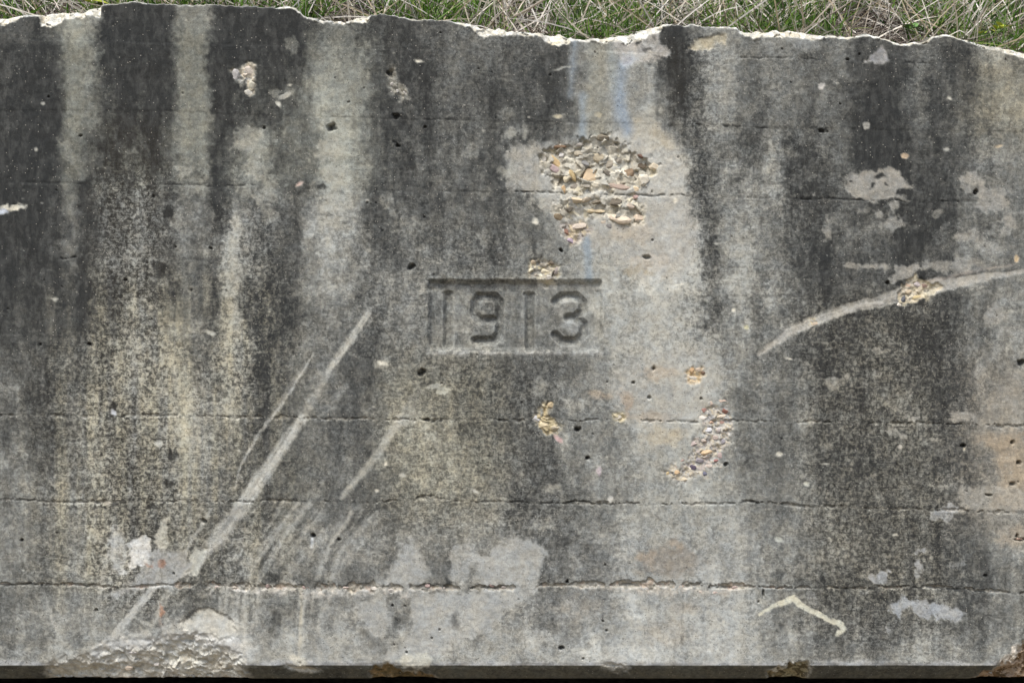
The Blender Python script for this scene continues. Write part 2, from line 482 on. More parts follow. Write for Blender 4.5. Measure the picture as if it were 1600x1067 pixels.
def stroke(pts, hw, c, a=0.8, soft=2.0, keep=0.05, warp=0.3, depth=0.0, mottle=0.35, scoring=0.38):
    sel, d = stroke_sd(pts, hw, warp)
    sc = stroke_sd.score
    m = sstep(-soft, soft * 1.3, d + 3.5 * (sc - 0.5) + 0.8 * FINE[sel]) * a * np.clip(1 - mottle * np.clip(FINE[sel] + 0.3 + 0.5 * F_A[sel], 0, 1), 0, 1)
    if mottle > 0.12: m = m * (1 - scoring * sstep(0.42, 0.78, sc))
    lay(sel, m, c, keep)
    if depth: DEP[sel] += depth * sstep(-soft, soft, d) * (0.5 + sc)

def blob(x, y, rx, ry, c, a=0.8, soft=2.0, keep=0.05, rot=0, depth=0.0, warp=1.0, mottle=0.3):
    m_ = max(rx, ry) + 16
    sel = np.nonzero((np.abs(PX - x) < m_) & (np.abs(PY - y) < m_))
    dx = PX[sel] + warp * (WPX[sel] - PX[sel]) - x; dy = PY[sel] + warp * (WPY[sel] - PY[sel]) - y
    cr, sr = math.cos(R(rot)), math.sin(R(rot))
    ux = dx * cr + dy * sr; uy = -dx * sr + dy * cr
    d = (1 - np.sqrt((ux / rx) ** 2 + (uy / ry) ** 2)) * min(rx, ry)
    if min(rx, ry) > 4: d = d + 0.42 * min(min(rx, ry), 14) * (FINE[sel] + 0.6 * F_A[sel] + 0.5 * STREAK[sel])
    m = sstep(-soft, soft, d) * a * np.clip(1 - mottle * np.clip(FINE[sel] + 0.2, 0, 1), 0, 1)
    lay(sel, m, c, keep)
    if depth: DEP[sel] += depth * sstep(-soft, soft * 2, d)

def darken(sel, m, amt):
    FILM[sel] = np.clip(FILM[sel] + m * amt, 0, 1)

GREY = (160, 160, 158); PALE = (180, 178, 172); WHITE = (216, 211, 198); CREAM = (214, 200, 166)

# broad pale ground round the broken patch, and the tan wash
patch([(790, 262), (800, 235), (850, 218), (905, 222), (960, 208), (985, 188), (1020, 190), (1050, 220), (1066, 245), (1072, 285), (1082, 320), (1086, 355),
       (1080, 420), (1072, 445), (1000, 440), (960, 402), (930, 395), (890, 385), (868, 345), (830, 308), (800, 296)], (177, 174, 167), 0.8, 7, 0.1)
patch([(985, 184), (1016, 184), (1046, 210), (1060, 236), (1022, 228), (992, 212)], (174, 166, 150), 0.7, 5)
patch([(1000, 300), (1060, 300), (1084, 350), (1078, 420), (1030, 425), (1010, 380)], (170, 168, 163), 0.7, 8)
blob(985, 360, 34, 22, (172, 160, 144), 0.5, 7); blob(1018, 410, 30, 10, (168, 156, 142), 0.45, 6); blob(985, 425, 26, 7, (150, 138, 115), 0.6, 4)
patch([(935, 600), (985, 560), (1040, 545), (1110, 545), (1130, 600), (1110, 640), (1060, 700), (1020, 700), (960, 650)], (168, 166, 160), 0.7, 10, 0.15)
blob(1030, 580, 26, 10, (170, 152, 130), 0.5, 5); blob(978, 630, 12, 18, (170, 148, 126), 0.55, 5); blob(1010, 650, 40, 8, (158, 146, 132), 0.6, 5); blob(1040, 680, 30, 12, (172, 158, 132), 0.5, 6)
blob(940, 622, 14, 8, (172, 148, 120), 0.5, 4)
blob(1050, 876, 52, 24, (139, 131, 121), 0.75, 6, 0.3); blob(1060, 852, 10, 8, (146, 132, 116), 0.6, 4); blob(1010, 870, 14, 8, (172, 150, 124), 0.4, 5)
blob(905, 950, 40, 18, (148, 143, 134), 0.6, 8, 0.3); blob(1075, 950, 24, 10, (158, 146, 130), 0.4, 6); blob(1050, 990, 40, 20, (164, 152, 134), 0.35, 10)
# blue-grey lime runs
def run(pts, hw, c, a, soft):
    sel, d = stroke_sd(pts, hw, 0.25)
    lay(sel, sstep(-soft, soft, d) * a, c, 0.25, 0.6, 0.04)
run([(972, 90), (969, 140), (970, 180), (982, 206)], [6, 8, 10, 8], (140, 151, 164), 0.85, 9)
run([(955, 80), (958, 140)], 6, (150, 158, 160), 0.5, 7)
run([(898, 64), (895, 110), (890, 150)], [5, 6, 3], (140, 152, 165), 0.8, 8)
run([(912, 148), (911, 185), (909, 216)], 6, (148, 158, 166), 0.8, 5)
run([(914, 360), (918, 400), (920, 436)], [5, 7, 6], (134, 147, 159), 0.7, 5)
run([(935, 70), (930, 140), (935, 205)], 16, (141, 138, 124), 0.5, 10)
run([(118, 40), (118, 130), (112, 220), (108, 330)], [20, 16, 14, 8], (134, 133, 120), 0.35, 10)
run([(300, 10), (298, 110), (305, 220)], [24, 20, 22], (130, 128, 114), 0.35, 10)
# upper chips
patch([(962, 62), (985, 52), (1005, 44), (1032, 42), (1032, 70), (1050, 82), (1048, 92), (1020, 98), (995, 100), (975, 106), (963, 92)], (178, 173, 168), 0.85, 3)
blob(976, 95, 13, 12, (176, 182, 188), 0.7, 4); blob(976, 97, 7, 6, (160, 160, 168), 0.6, 3)
for (x, y, rx, ry, a) in [(1010, 80, 14, 6, .6), (995, 72, 4, 3, .9), (1030, 92, 16, 5, .4), (1024, 60, 5, 8, .4)]:
    m_ = np.nonzero((np.abs(PX - x) < rx * 2) & (np.abs(PY - y) < ry * 2))
    darken(m_, sstep(1, 0.3, np.hypot((WPX[m_] - x) / rx, (WPY[m_] - y) / ry)), a)
patch([(1078, 76), (1090, 62), (1120, 54), (1136, 56), (1132, 68), (1112, 74), (1095, 80)], (182, 172, 150), 0.85, 3, depth=0.003)
patch([(1178, 62), (1210, 60), (1285, 60), (1280, 74), (1262, 84), (1240, 70), (1200, 74)], (150, 152, 152), 0.6, 5, 0.2)
patch([(1348, 99), (1352, 88), (1378, 68), (1388, 84), (1387, 95), (1362, 97)], (160, 158, 161), 0.85, 2)
patch([(1325, 298), (1327, 275), (1345, 266), (1380, 265), (1402, 268), (1414, 280), (1431, 289), (1418, 294), (1404, 298), (1398, 311), (1368, 313), (1335, 304)], (160, 156, 149), 0.92, 2)
for (x, y, rx, ry) in [(1372, 277, 10, 6), (1364, 290, 5, 4), (1383, 291, 4, 4), (1334, 284, 3, 2)]:
    m_ = np.nonzero((np.abs(PX - x) < rx * 2) & (np.abs(PY - y) < ry * 2))
    darken(m_, sstep(1, 0.4, np.hypot((WPX[m_] - x) / rx, (WPY[m_] - y) / ry)), 0.7)
for (x, y, rx, ry, a) in [(1408, 309, 10, 4, .8), (1397, 322, 12, 7, .75), (1373, 336, 5, 4, .8), (1396, 348, 14, 8, .75), (1345, 330, 8, 5, .4), (1297, 362, 6, 14, .6), (1465, 330, 7, 5, .5), (1305, 340, 10, 6, .3),
                          (1520, 290, 20, 14, .5), (1550, 310, 28, 18, .75), (1522, 283, 18, 8, .6), (1572, 345, 12, 20, .7), (1515, 370, 26, 9, .6), (1545, 385, 14, 8, .4), (1553, 492, 22, 14, .55), (1582, 520, 20, 12, .4),
                          (1332, 418, 18, 5, .8), (1365, 417, 20, 5, .85), (1412, 420, 26, 9, .85), (1408, 434, 18, 8, .8), (1480, 418, 34, 9, .6), (1515, 412, 26, 8, .55), (1370, 548, 12, 7, .5), (1302, 597, 12, 9, .5), (1323, 590, 5, 6, .7),
                          (1365, 590, 10, 6, .35), (1425, 655, 8, 5, .7), (1395, 677, 9, 6, .5), (1413, 687, 6, 5, .7), (1500, 652, 22, 7, .7), (1600, 860, 10, 6, .5)]:
    blob(x, y, rx, ry, (158, 154, 147), a, 2.5)
patch([(1490, 655), (1530, 645), (1560, 610), (1575, 575), (1605, 570), (1605, 662), (1540, 662)], (154, 149, 140), 0.65, 6, 0.2)
patch([(1520, 680), (1605, 668), (1605, 800), (1545, 790), (1560, 750), (1555, 715)], (167, 151, 130), 0.7, 6, 0.15)
patch([(1492, 762), (1605, 765), (1605, 800), (1495, 796)], (156, 152, 144), 0.7, 3)
patch([(1560, 830), (1605, 815), (1605, 850), (1560, 850)], (160, 146, 128), 0.6, 4)
for (x, y, rx, ry, a) in [(1372, 902, 15, 10, .9), (1385, 893, 6, 5, .8), (1440, 862, 6, 6, .85), (1437, 888, 8, 9, .85), (1383, 985, 6, 7, .8), (1476, 803, 20, 11, .75), (1504, 880, 6, 5, .6), (1492, 884, 12, 4, .4), (1270, 932, 8, 6, .4), (1350, 923, 10, 4, .4)]:
    blob(x, y, rx, ry, (158, 160, 163), a, 2)
patch([(1396, 938), (1424, 931), (1450, 937), (1490, 945), (1512, 958), (1500, 967), (1470, 965), (1440, 960), (1422, 947), (1408, 950), (1405, 966), (1397, 955)], (160, 163, 167), 0.92, 2)
# pale wear on the left and middle
for (x, y, rx, ry, a) in [(388, 212, 26, 16, .5), (375, 228, 18, 7, .65), (398, 262, 18, 16, .45), (290, 269, 16, 8, .6), (104, 222, 8, 10, .5), (110, 245, 6, 14, .35), (365, 380, 9, 34, .6), (368, 440, 10, 30, .65), (372, 500, 10, 26, .5), (420, 335, 16, 14, .5),
                          (404, 310, 8, 8, .5), (515, 232, 20, 24, .5), (520, 270, 22, 16, .5), (510, 320, 12, 22, .55), (530, 350, 14, 12, .4), (610, 317, 9, 9, .6), (617, 338, 5, 8, .45), (640, 355, 30, 14, .25), (735, 240, 14, 12, .4), (790, 268, 14, 8, .75), (758, 375, 10, 12, .35),
                          (760, 300, 10, 10, .3), (797, 208, 9, 8, .7), (821, 208, 5, 10, .7), (840, 300, 10, 7, .5), (845, 318, 14, 6, .5), (795, 175, 10, 8, .3), (440, 145, 14, 6, .45), (460, 70, 12, 14, .35), (598, 568, 8, 5, .85), (847, 606, 10, 10, .55), (645, 655, 10, 14, .5),
                          (865, 758, 13, 8, .6), (680, 690, 14, 30, .25), (1190, 268, 14, 8, .4), (1180, 320, 14, 30, .2), (1150, 600, 10, 8, .3), (1300, 598, 30, 8, .2), (845, 825, 16, 7, .6), (858, 822, 8, 6, .5), (1250, 745, 6, 6, .3), (1160, 432, 20, 30, .3), (1130, 380, 12, 40, .25)]:
    blob(x, y, rx, ry, (165, 163, 154), a, 3, 0.15)
for (x, y, rx, ry, a) in [(515, 200, 8, 7, .5), (497, 290, 9, 6, .5), (530, 300, 10, 6, .45), (512, 335, 14, 4, .5), (515, 352, 8, 6, .45), (538, 350, 10, 5, .4), (612, 120, 9, 14, .5), (616, 182, 8, 6, .4), (265, 335, 12, 10, .3), (248, 420, 12, 20, .3), (272, 710, 10, 14, .5), (262, 760, 8, 7, .5), (236, 790, 6, 5, .6),
                          (235, 740, 5, 4, .6), (177, 640, 10, 10, .5), (1385, 140, 10, 8, .2)]:
    m_ = np.nonzero((np.abs(PX - x) < rx * 2) & (np.abs(PY - y) < ry * 2))
    darken(m_, sstep(1, 0.4, np.hypot((WPX[m_] - x) / rx, (WPY[m_] - y) / ry)), a)
# small clean chips
for (x, y, rx, ry, rot, c) in [(18, 327, 20, 5, -12, WHITE), (6, 333, 8, 4, 0, (176, 182, 196)), (655, 94, 6, 3, 10, WHITE), (632, 145, 7, 10, 0, (186, 182, 172)), (436, 162, 3, 6, -25, WHITE), (447, 149, 10, 4, -20, (170, 166, 156)), (452, 134, 4, 2, 0, WHITE), (466, 287, 6, 3, -25, (220, 190, 178)), (835, 345, 6, 4, 0, WHITE),
                               (598, 567, 7, 3, 20, WHITE), (1283, 135, 6, 4, -20, (196, 190, 184)), (1412, 243, 9, 6, 15, (196, 172, 146)), (1482, 155, 4, 2, 20, WHITE), (1355, 195, 5, 5, 0, (170, 168, 162)), (1235, 561, 7, 2, 18, WHITE), (250, 691, 6, 5, 0, (196, 194, 186)), (168, 785, 5, 6, 0, (190, 184, 174)), (178, 646, 4, 4, 0, (196, 198, 206)), (330, 520, 8, 4, 25, (182, 180, 170)),
                               (86, 467, 6, 3, 0, (180, 178, 170)), (54, 232, 3, 3, 0, (186, 184, 176)), (65, 161, 3, 3, 0, (180, 178, 172)), (1063, 445, 7, 2, -10, WHITE), (1121, 380, 5, 2, 0, (190, 188, 180)), (1147, 485, 3, 3, 0, WHITE), (1166, 510, 4, 3, 0, (206, 202, 170)), (1055, 315, 4, 4, 0, WHITE), (955, 777, 5, 4, 0, (190, 188, 184)), (742, 767, 6, 4, 20, (186, 184, 176)),
                               (630, 741, 5, 3, 0, (196, 192, 182)), (588, 764, 3, 3, 0, WHITE), (488, 850, 3, 8, 10, (190, 196, 204)), (1216, 710, 5, 3, 0, WHITE), (1260, 758, 4, 4, 0, (196, 194, 180)), (1290, 726, 5, 2, 0, WHITE), (1399, 833, 4, 2, 0, WHITE), (1215, 845, 6, 4, 0, (176, 176, 166)), (873, 684, 8, 4, 35, (188, 160, 160)), (937, 736, 4, 7, 0, (184, 172, 180)), (1405, 700, 4, 4, 0, (190, 184, 176)), (1505, 700, 5, 5, 0, (190, 180, 160)),
                               (872, 183, 8, 3, 0, (190, 180, 156)), (880, 109, 14, 2, -12, (176, 174, 166)), (935, 178, 6, 4, 0, (176, 168, 148)), (1586, 404, 4, 6, 20, (206, 180, 142)), (1562, 228, 6, 2, -10, (200, 180, 150)), (1480, 235, 5, 3, 0, (186, 182, 172)), (690, 610, 10, 5, 0, (180, 180, 170)), (678, 602, 14, 4, -10, (168, 166, 156)), (605, 722, 3, 3, 0, WHITE)]:
    blob(x, y, rx, ry, c, 0.92, 1.5, 0.02, rot, 0.001, 0.5, 0.2)

# scrapes
stroke([(575, 490), (545, 535), (512, 580)], [5, 6, 4], (192, 190, 182), 1.0, 2, depth=0.001)
stroke([(512, 580), (495, 615), (470, 655)], [4, 7, 8], (162, 160, 153), 0.8, 4)
stroke([(592, 450), (575, 490)], [3, 5], (150, 150, 146), 0.35, 4)
stroke([(472, 652), (440, 700), (402, 755), (372, 800)], [7, 11, 12, 11], (178, 177, 171), 1.0, 2.5, mottle=0.2, depth=0.001)
stroke([(462, 668), (436, 708), (398, 766)], [2, 3, 3], (196, 194, 188), 0.9, 2)
stroke([(372, 800), (345, 835), (318, 866), (300, 888)], [11, 13, 11, 8], (152, 151, 147), 0.9, 3)
stroke([(376, 802), (350, 835), (310, 878)], [3, 3.5, 4], (184, 182, 176), 0.85, 2)
stroke([(490, 553), (462, 597), (426, 650), (400, 685), (378, 726), (368, 762)], [1.5, 2.2, 2.4, 2.2, 1.8, 1], (186, 185, 180), 1.0, 1.4)
stroke([(476, 565), (420, 655)], [2.0, 2.4], (112, 112, 110), 0.6, 2)
stroke([(655, 608), (640, 640), (632, 654)], [5, 11, 12], (150, 149, 144), 0.55, 4)
stroke([(624, 658), (600, 692), (568, 738), (535, 776)], [9, 7, 6, 5], (168, 166, 158), 0.9, 3)
stroke([(505, 770), (470, 778)], 6, (150, 148, 138), 0.4, 4)
for pts, hw, a in [([(466, 785), (430, 835), (388, 898)], 3, .55), ([(482, 788), (440, 842), (402, 908)], 4, .6), ([(446, 782), (400, 850), (380, 900)], 3, .4), ([(502, 800), (462, 850), (430, 892)], 3.5, .4), ([(548, 800), (520, 845), (494, 902)], 4, .6), ([(590, 802), (556, 835), (526, 872), (516, 908)], 5, .5),
                   ([(566, 795), (530, 850)], 2.5, .35), ([(452, 820), (425, 880)], 2.5, .35), ([(330, 795), (310, 828), (290, 862)], 3, .75), ([(352, 812), (326, 850), (306, 880)], 3, .5),
                   ([(166, 868), (158, 910), (151, 950)], 4, .5), ([(73, 938), (80, 962), (89, 985)], 3, .6), ([(240, 917), (208, 958), (170, 1003)], 5.5, .9), ([(268, 920), (244, 962), (220, 1008)], 5, .6), ([(208, 964), (244, 984)], 3, .7), ([(252, 940), (246, 970)], 5, .35),
                   ([(478, 925), (472, 962), (468, 1034)], 4, .75), ([(384, 925), (381, 990), (379, 1036)], 5, .75), ([(366, 930), (362, 1000), (360, 1036)], 4, .55), ([(504, 942), (499, 985)], 5, .4), ([(405, 930), (398, 975)], 4, .4), ([(348, 925), (347, 958)], 6, .5), ([(458, 960), (452, 976)], 2, .4), ([(1200, 935), (1203, 1040)], 5, .3)]:
    stroke(pts, hw, (172, 171, 165), min(1, a * 1.35), 2.2, 0.06)
for _ in range(42):
    x0 = rng.uniform(395, 610); y0 = rng.uniform(775, 850); ln_ = rng.uniform(45, 120); k_ = rng.uniform(.35, .8)
    x1 = x0 - ln_ * k_; y1 = y0 + ln_ * .82
    if y1 > 912: y1 = 912
    stroke([(x0, y0), ((x0 + x1) / 2 - 3, (y0 + y1) / 2), (x1, y1)], [0.6, rng.uniform(0.8, 2.2), 0.7], (168, 167, 161), rng.uniform(.2, .6), 1.8, 0.1)
for _ in range(24):
    x0 = rng.uniform(340, 600); y0 = rng.uniform(918, 935); ln_ = rng.uniform(25, 100)
    stroke([(x0, y0), (x0 - rng.uniform(2, 9), min(y0 + ln_, 1034))], [rng.uniform(1, 3), 0.8], (172, 172, 168), rng.uniform(.25, .8), 2.0, 0.1)
for _ in range(16):
    x0 = rng.uniform(250, 340); y0 = rng.uniform(840, 900); ln_ = rng.uniform(60, 150)
    stroke([(x0, y0), (x0 - ln_ * .62, y0 + ln_ * .78)], [0.7, rng.uniform(.8, 1.6), 0.5], (174, 173, 168), rng.uniform(.3, .85), 1.5, 0.1)
stroke([(304, 880), (268, 905), (240, 918), (206, 958), (166, 1006)], [8, 7, 6, 6, 6], (184, 183, 179), 1.0, 2.4, 0.03, scoring=0.2)
for pts, hw in [([(560, 790), (505, 838), (462, 880), (440, 912)], [4, 8, 9, 7]), ([(480, 785), (430, 830), (400, 872), (388, 912)], [4, 7, 8, 6]), ([(615, 795), (570, 830), (535, 880), (525, 912)], [3, 7, 8, 6]), ([(430, 925), (405, 975), (398, 1034)], [10, 12, 10]), ([(520, 925), (500, 980), (494, 1034)], [8, 12, 12])]:
    stroke(pts, hw, (164, 163, 158), 0.5, 6, 0.2)
stroke([(470, 924), (470, 960), (467, 1036)], 2.5, (190, 182, 162), 0.6, 2)
stroke([(1188, 553), (1230, 520), (1272, 502), (1320, 483), (1370, 472), (1420, 457), (1462, 446), (1500, 438), (1550, 429), (1605, 423)], [5, 7, 8, 8, 9, 12, 12, 8, 5, 4], (170, 166, 159), 0.97, 2, 0.0, 0.5, 0.002, 0.15)
stroke([(1450, 440), (1520, 424), (1582, 412)], [3, 3, 2], (154, 144, 136), 0.7, 2)
patch([(1405, 460), (1412, 448), (1434, 430), (1448, 444), (1475, 446), (1445, 468), (1420, 478), (1402, 478)], (196, 182, 152), 0.85, 2, depth=0.004)
stroke([(300, 916), (360, 919), (400, 921), (480, 923), (560, 921), (640, 922), (700, 921)], [2, 5, 9, 10, 6, 5, 2], (200, 195, 188), 0.85, 4, 0.1, 1.6, 0.0, 0.8)
stroke([(880, 918), (960, 919), (1060, 922), (1130, 924), (1170, 922)], [2, 5, 6, 7, 3], (190, 182, 172), 0.7, 4, 0.15, 1.6, 0.0, 0.8)
stroke([(1188, 960), (1213, 945), (1240, 935), (1248, 942), (1270, 954), (1290, 967), (1314, 975), (1318, 982), (1306, 987)], [3, 4, 4.5, 4.5, 4.5, 4.5, 4.5, 4, 4], (200, 197, 181), 1.0, 1.3, 0.0, 0.35, 0, 0.1)
# scoured patches low in the middle
for pts, a in [([(593, 906), (612, 884), (632, 852), (646, 836), (656, 866), (674, 882), (670, 900), (640, 916), (602, 913)], .85), ([(698, 892), (712, 858), (736, 842), (748, 878), (735, 906), (706, 912)], .7),
               ([(738, 908), (744, 870), (770, 845), (802, 839), (842, 848), (851, 870), (846, 900), (832, 914), (762, 918)], .9), ([(642, 926), (720, 924), (836, 920), (818, 943), (790, 966), (755, 988), (722, 1000), (702, 1016), (662, 1036), (608, 1040), (588, 1030), (602, 1018), (632, 1008), (642, 978)], .9),
               ([(566, 935), (606, 925), (612, 960), (602, 990), (572, 985), (564, 958)], .8)]:
    patch(pts, (164, 164, 161), min(a * 1.08, 1), 4.0, 0.06, warp=1.25, mottle=0.3)
for (x, y, rx, ry, a) in [(712, 972, 8, 18, .55), (700, 905, 8, 12, .3), (620, 965, 12, 22, .25), (738, 885, 6, 8, .3)]:
    m_ = np.nonzero((np.abs(PX - x) < rx * 2) & (np.abs(PY - y) < ry * 2))
    darken(m_, sstep(1, 0.3, np.hypot((WPX[m_] - x) / rx, (WPY[m_] - y) / ry)), a)
patch([(388, 1000), (470, 985), (560, 1000), (600, 1020), (600, 1038), (388, 1038)], (158, 158, 154), 0.55, 8, 0.3)
patch([(170, 892), (173, 840), (181, 820), (196, 842), (199, 868), (188, 888)], (176, 176, 174), 0.85, 3)
patch([(204, 886), (202, 846), (222, 836), (237, 838), (239, 868), (226, 885), (190, 893), (172, 896), (170, 888)], (204, 203, 200), 1.0, 2)
patch([(240, 850), (250, 812), (260, 811), (261, 851), (246, 853)], (188, 185, 174), 0.85, 2, depth=0.001)
patch([(196, 914), (226, 886), (242, 856), (290, 860), (302, 880), (286, 906), (270, 917), (232, 918), (192, 930), (163, 930), (170, 922)], (158, 158, 156), 0.9, 4)
patch([(298, 884), (300, 862), (318, 856), (326, 856), (322, 872), (305, 897), (294, 894)], (186, 184, 174), 0.85, 2.5, depth=0.002)
blob(256, 878, 8, 6, (150, 105, 80), 0.7, 3); blob(232, 882, 7, 3, (160, 110, 84), 0.6, 2); blob(254, 955, 3, 10, (172, 120, 88), 0.7, 2); blob(250, 975, 4, 8, (165, 130, 105), 0.4, 3)
patch([(282, 972), (298, 956), (325, 949), (350, 957), (364, 972), (372, 990), (356, 1002), (330, 1002), (298, 996)], (188, 185, 175), 0.92, 2, depth=0.003)
stroke([(280, 972), (298, 955), (325, 948)], 1.2, (70, 66, 58), 0.8, 1.2, 1.0); stroke([(325, 948), (345, 954), (362, 966)], 1.2, (70, 66, 58), 0.8, 1.2, 1.0)
stroke([(265, 934), (295, 930), (320, 946)], 1.0, (80, 76, 66), 0.7, 1.2, 1.0)

# ---- board lines of the formwork
LINES = [
    ([(-1200, 80), (0, 60), (400, 72), (700, 80), (960, 80), (1080, 90), (1290, 93), (1400, 98), (1480, 99), (1600, 103), (2800, 110)], .10, 0),
    ([(-1200, 180), (0, 172), (260, 173), (430, 180), (640, 186), (870, 191), (985, 193), (1090, 196), (1200, 199), (1390, 202), (1600, 206), (2800, 215)], .22, 0),
    ([(-1200, 290), (0, 285), (120, 287), (350, 290), (500, 296), (700, 299), (870, 303), (1000, 306), (1190, 309), (1400, 312), (1600, 316), (2800, 325)], .45, 0),
    ([(-1200, 400), (0, 400), (100, 403), (240, 405), (600, 408), (840, 416), (1000, 417), (1320, 423), (1440, 425), (1600, 428), (2800, 430)], .12, 0),
    ([(-1200, 520), (0, 520), (210, 524), (330, 522), (460, 529), (640, 531), (760, 534), (960, 540), (1200, 541), (1600, 545), (2800, 550)], .2, 0),
    ([(-1200, 650), (0, 649), (110, 650), (290, 650), (430, 653), (660, 656), (900, 657), (960, 655), (1080, 659), (1200, 659), (1350, 661), (1600, 665), (2800, 670)], .5, 2),
    ([(-1200, 785), (0, 780), (60, 783), (150, 785), (220, 783), (400, 783), (520, 783), (580, 785), (660, 778), (720, 783), (850, 786), (1050, 787), (1130, 788), (1170, 784), (1250, 790), (1400, 795), (1600, 800), (2800, 805)], .5, 2),
    ([(-1200, 915), (0, 912), (110, 913), (180, 918), (270, 914), (400, 917), (560, 918), (700, 919), (800, 919), (850, 915), (1000, 913), (1110, 916), (1230, 918), (1350, 919), (1440, 917), (1500, 920), (1600, 927), (2800, 930)], .75, 5),
]
band = np.zeros(PX.shape, int)
line_y = []
for k, (pts, strength, rag) in enumerate(LINES):
    ax = np.array([p[0] for p in pts], float); ay = np.array([p[1] for p in pts], float)
    ly = np.interp(pxc, ax, ay) + 0.8 * fbm(pxc, pxc * 0 + 9.1 * k, 35, 300 + k, 3)
    line_y.append(ly)
    below = PY > ly[None, :]
    band[below] = k + 1
    d = PY - ly[None, :]
    on = np.clip(0.45 + strength * 0.5 + 0.9 * fbm(pxc, pxc * 0 + 2.2 * k, 60, 400 + k, 4) + 0.7 * fbm(pxc, pxc * 0 + 3.2 * k, 13, 450 + k, 3) - 0.45, 0, 1) * (0.45 + 0.55 * strength)
    if rag: on = on * sstep(-0.25, 0.45, fbm(pxc, pxc * 0 + 1.9 * k, 7, 470 + k, 2))
    wid = 1.2 + 0.9 * np.abs(fbm(pxc, pxc * 0 + 4.4 * k, 14, 500 + k, 3)) * (1 + rag * 0.5)
    g = np.exp(-(d / wid[None, :]) ** 2) * on[None, :]
    DEP += 0.0022 * g
    FILM[:] = np.clip(FILM + 0.16 * g * (1 - 0.6 * FRESH), 0, 1)
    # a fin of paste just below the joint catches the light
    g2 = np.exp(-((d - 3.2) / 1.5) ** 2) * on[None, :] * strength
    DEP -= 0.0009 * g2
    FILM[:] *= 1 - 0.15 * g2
    if rag:
        rn = fbm(pxc, pxc * 0 + 7.7 * k, 22, 600 + k, 4)
        where = np.ones(NC)
        if k == 7: where = 0.45 + 0.9 * (sstep(260, 330, pxc) * sstep(850, 800, pxc) + sstep(880, 930, pxc) * sstep(1190, 1160, pxc))
        hw = np.clip(rag * (0.55 + 1.1 * rn) * where, 0.05, 12)
        rr = sstep(1.15, 0.75, np.abs(d + rag * 0.1 + 1.5 * F_B) / hw[None, :])
        rough = fbm(PX, PY, 6, 700 + k, 3)
        DEP += rr * (0.002 + 0.0045 * rough + 0.0008 * rag)
        sel = np.nonzero(rr > 0.02)
        tone = np.clip(0.5 + 0.5 * rough[sel], 0, 1)[:, None]
        cc = lin((112, 109, 101)) * (1 - tone) + lin((200, 193, 182)) * tone
        if k == 7:
            pink = (fbm(PX[sel], PY[sel], 9, 808, 2) > 0.6)[:, None]
            cc = np.where(pink, cc * np.array([1.08, .95, .9]), cc)
        f = rr[sel] * (0.85 if rag > 3 else 0.45)
        BASE[sel] += (cc - BASE[sel]) * f[:, None]; FILM[sel] *= 1 - 0.85 * f; FRESH[sel] = np.maximum(FRESH[sel], f)
# boards: each a touch prouder or deeper than the next, softly cupped
boff = rng.uniform(-0.0006, 0.0006, 12)
DEP += boff[band]
DEP += 0.0016 * BLOTCH + 0.0005 * F_A + 0.00025 * fbm(PX, PY, 5, 91, 2)
# sharp open crack through the broken patch
for pts, hw, dp in [([(805, 301), (880, 303), (940, 303), (1000, 306), (1070, 307)], 1.3, 0.012), ([(1240, 310), (1330, 312), (1500, 316)], 0.9, 0.008), ([(1275, 205), (1292, 201)], [2.5, .5], 0.01), ([(95, 404), (120, 402)], [1.6, .6], 0.01),
                    ([(1090, 92), (1170, 90), (1290, 94)], .8, .006), ([(1390, 97), (1460, 100)], .8, .006), ([(1090, 196), (1160, 198), (1200, 199)], .8, .006), ([(640, 186), (720, 187)], .7, .006), ([(655, 656), (690, 657)], [1.5, 2.5], .01), ([(765, 655), (800, 657)], [1.8, .8], .01),
                    ([(653, 778), (680, 776)], [2.2, 1], .012), ([(1158, 783), (1188, 784)], [2.2, .8], .012), ([(1480, 664), (1600, 665)], 1.3, .008), ([(800, 785), (960, 786)], 1.2, .008), ([(858, 625), (852, 645), (842, 658), (826, 657)], [1, 1.8, 2.2, 1.5], .012), ([(615, 222), (622, 228)], 1.4, .008),
                    ([(270, 288), (330, 292), (400, 289)], .7, .005), ([(950, 636), (968, 640)], 1.2, .008), ([(1060, 657), (1090, 660)], 1.8, .01), ([(446, 126), (448, 138)], [2, .6], .006), ([(438, 148), (450, 142)], 1.2, .006), ([(740, 918), (800, 919)], [1.5, 3], .01), ([(640, 914), (700, 916)], [2, 3], .008),
                    ([(970, 913), (1000, 914), (1050, 916)], [2.5, 3.5, 1.5], .012), ([(1070, 914), (1095, 912)], [3, 2], .01), ([(1110, 916), (1165, 918)], [2.5, 2], .01), ([(1310, 919), (1440, 917), (1540, 925)], 1.2, .008), ([(0, 913), (100, 913), (150, 914)], 1.3, .008), ([(0, 781), (60, 781)], 1.0, .006), ([(20, 320), (40, 322)], .6, .003)]:
    sel, d = stroke_sd(pts, np.array(hw) * 0.8, 0.45)
    m = sstep(-1.0, 1.0, d + 0.6 * FINE[sel]) * np.clip(0.65 + 0.5 * N_A[sel] + 0.9 * F_A[sel], 0, 1)
    DEP[sel] += dp * 0.55 * m
    FILM[sel] = np.clip(FILM[sel] + 0.4 * m, 0, 1)

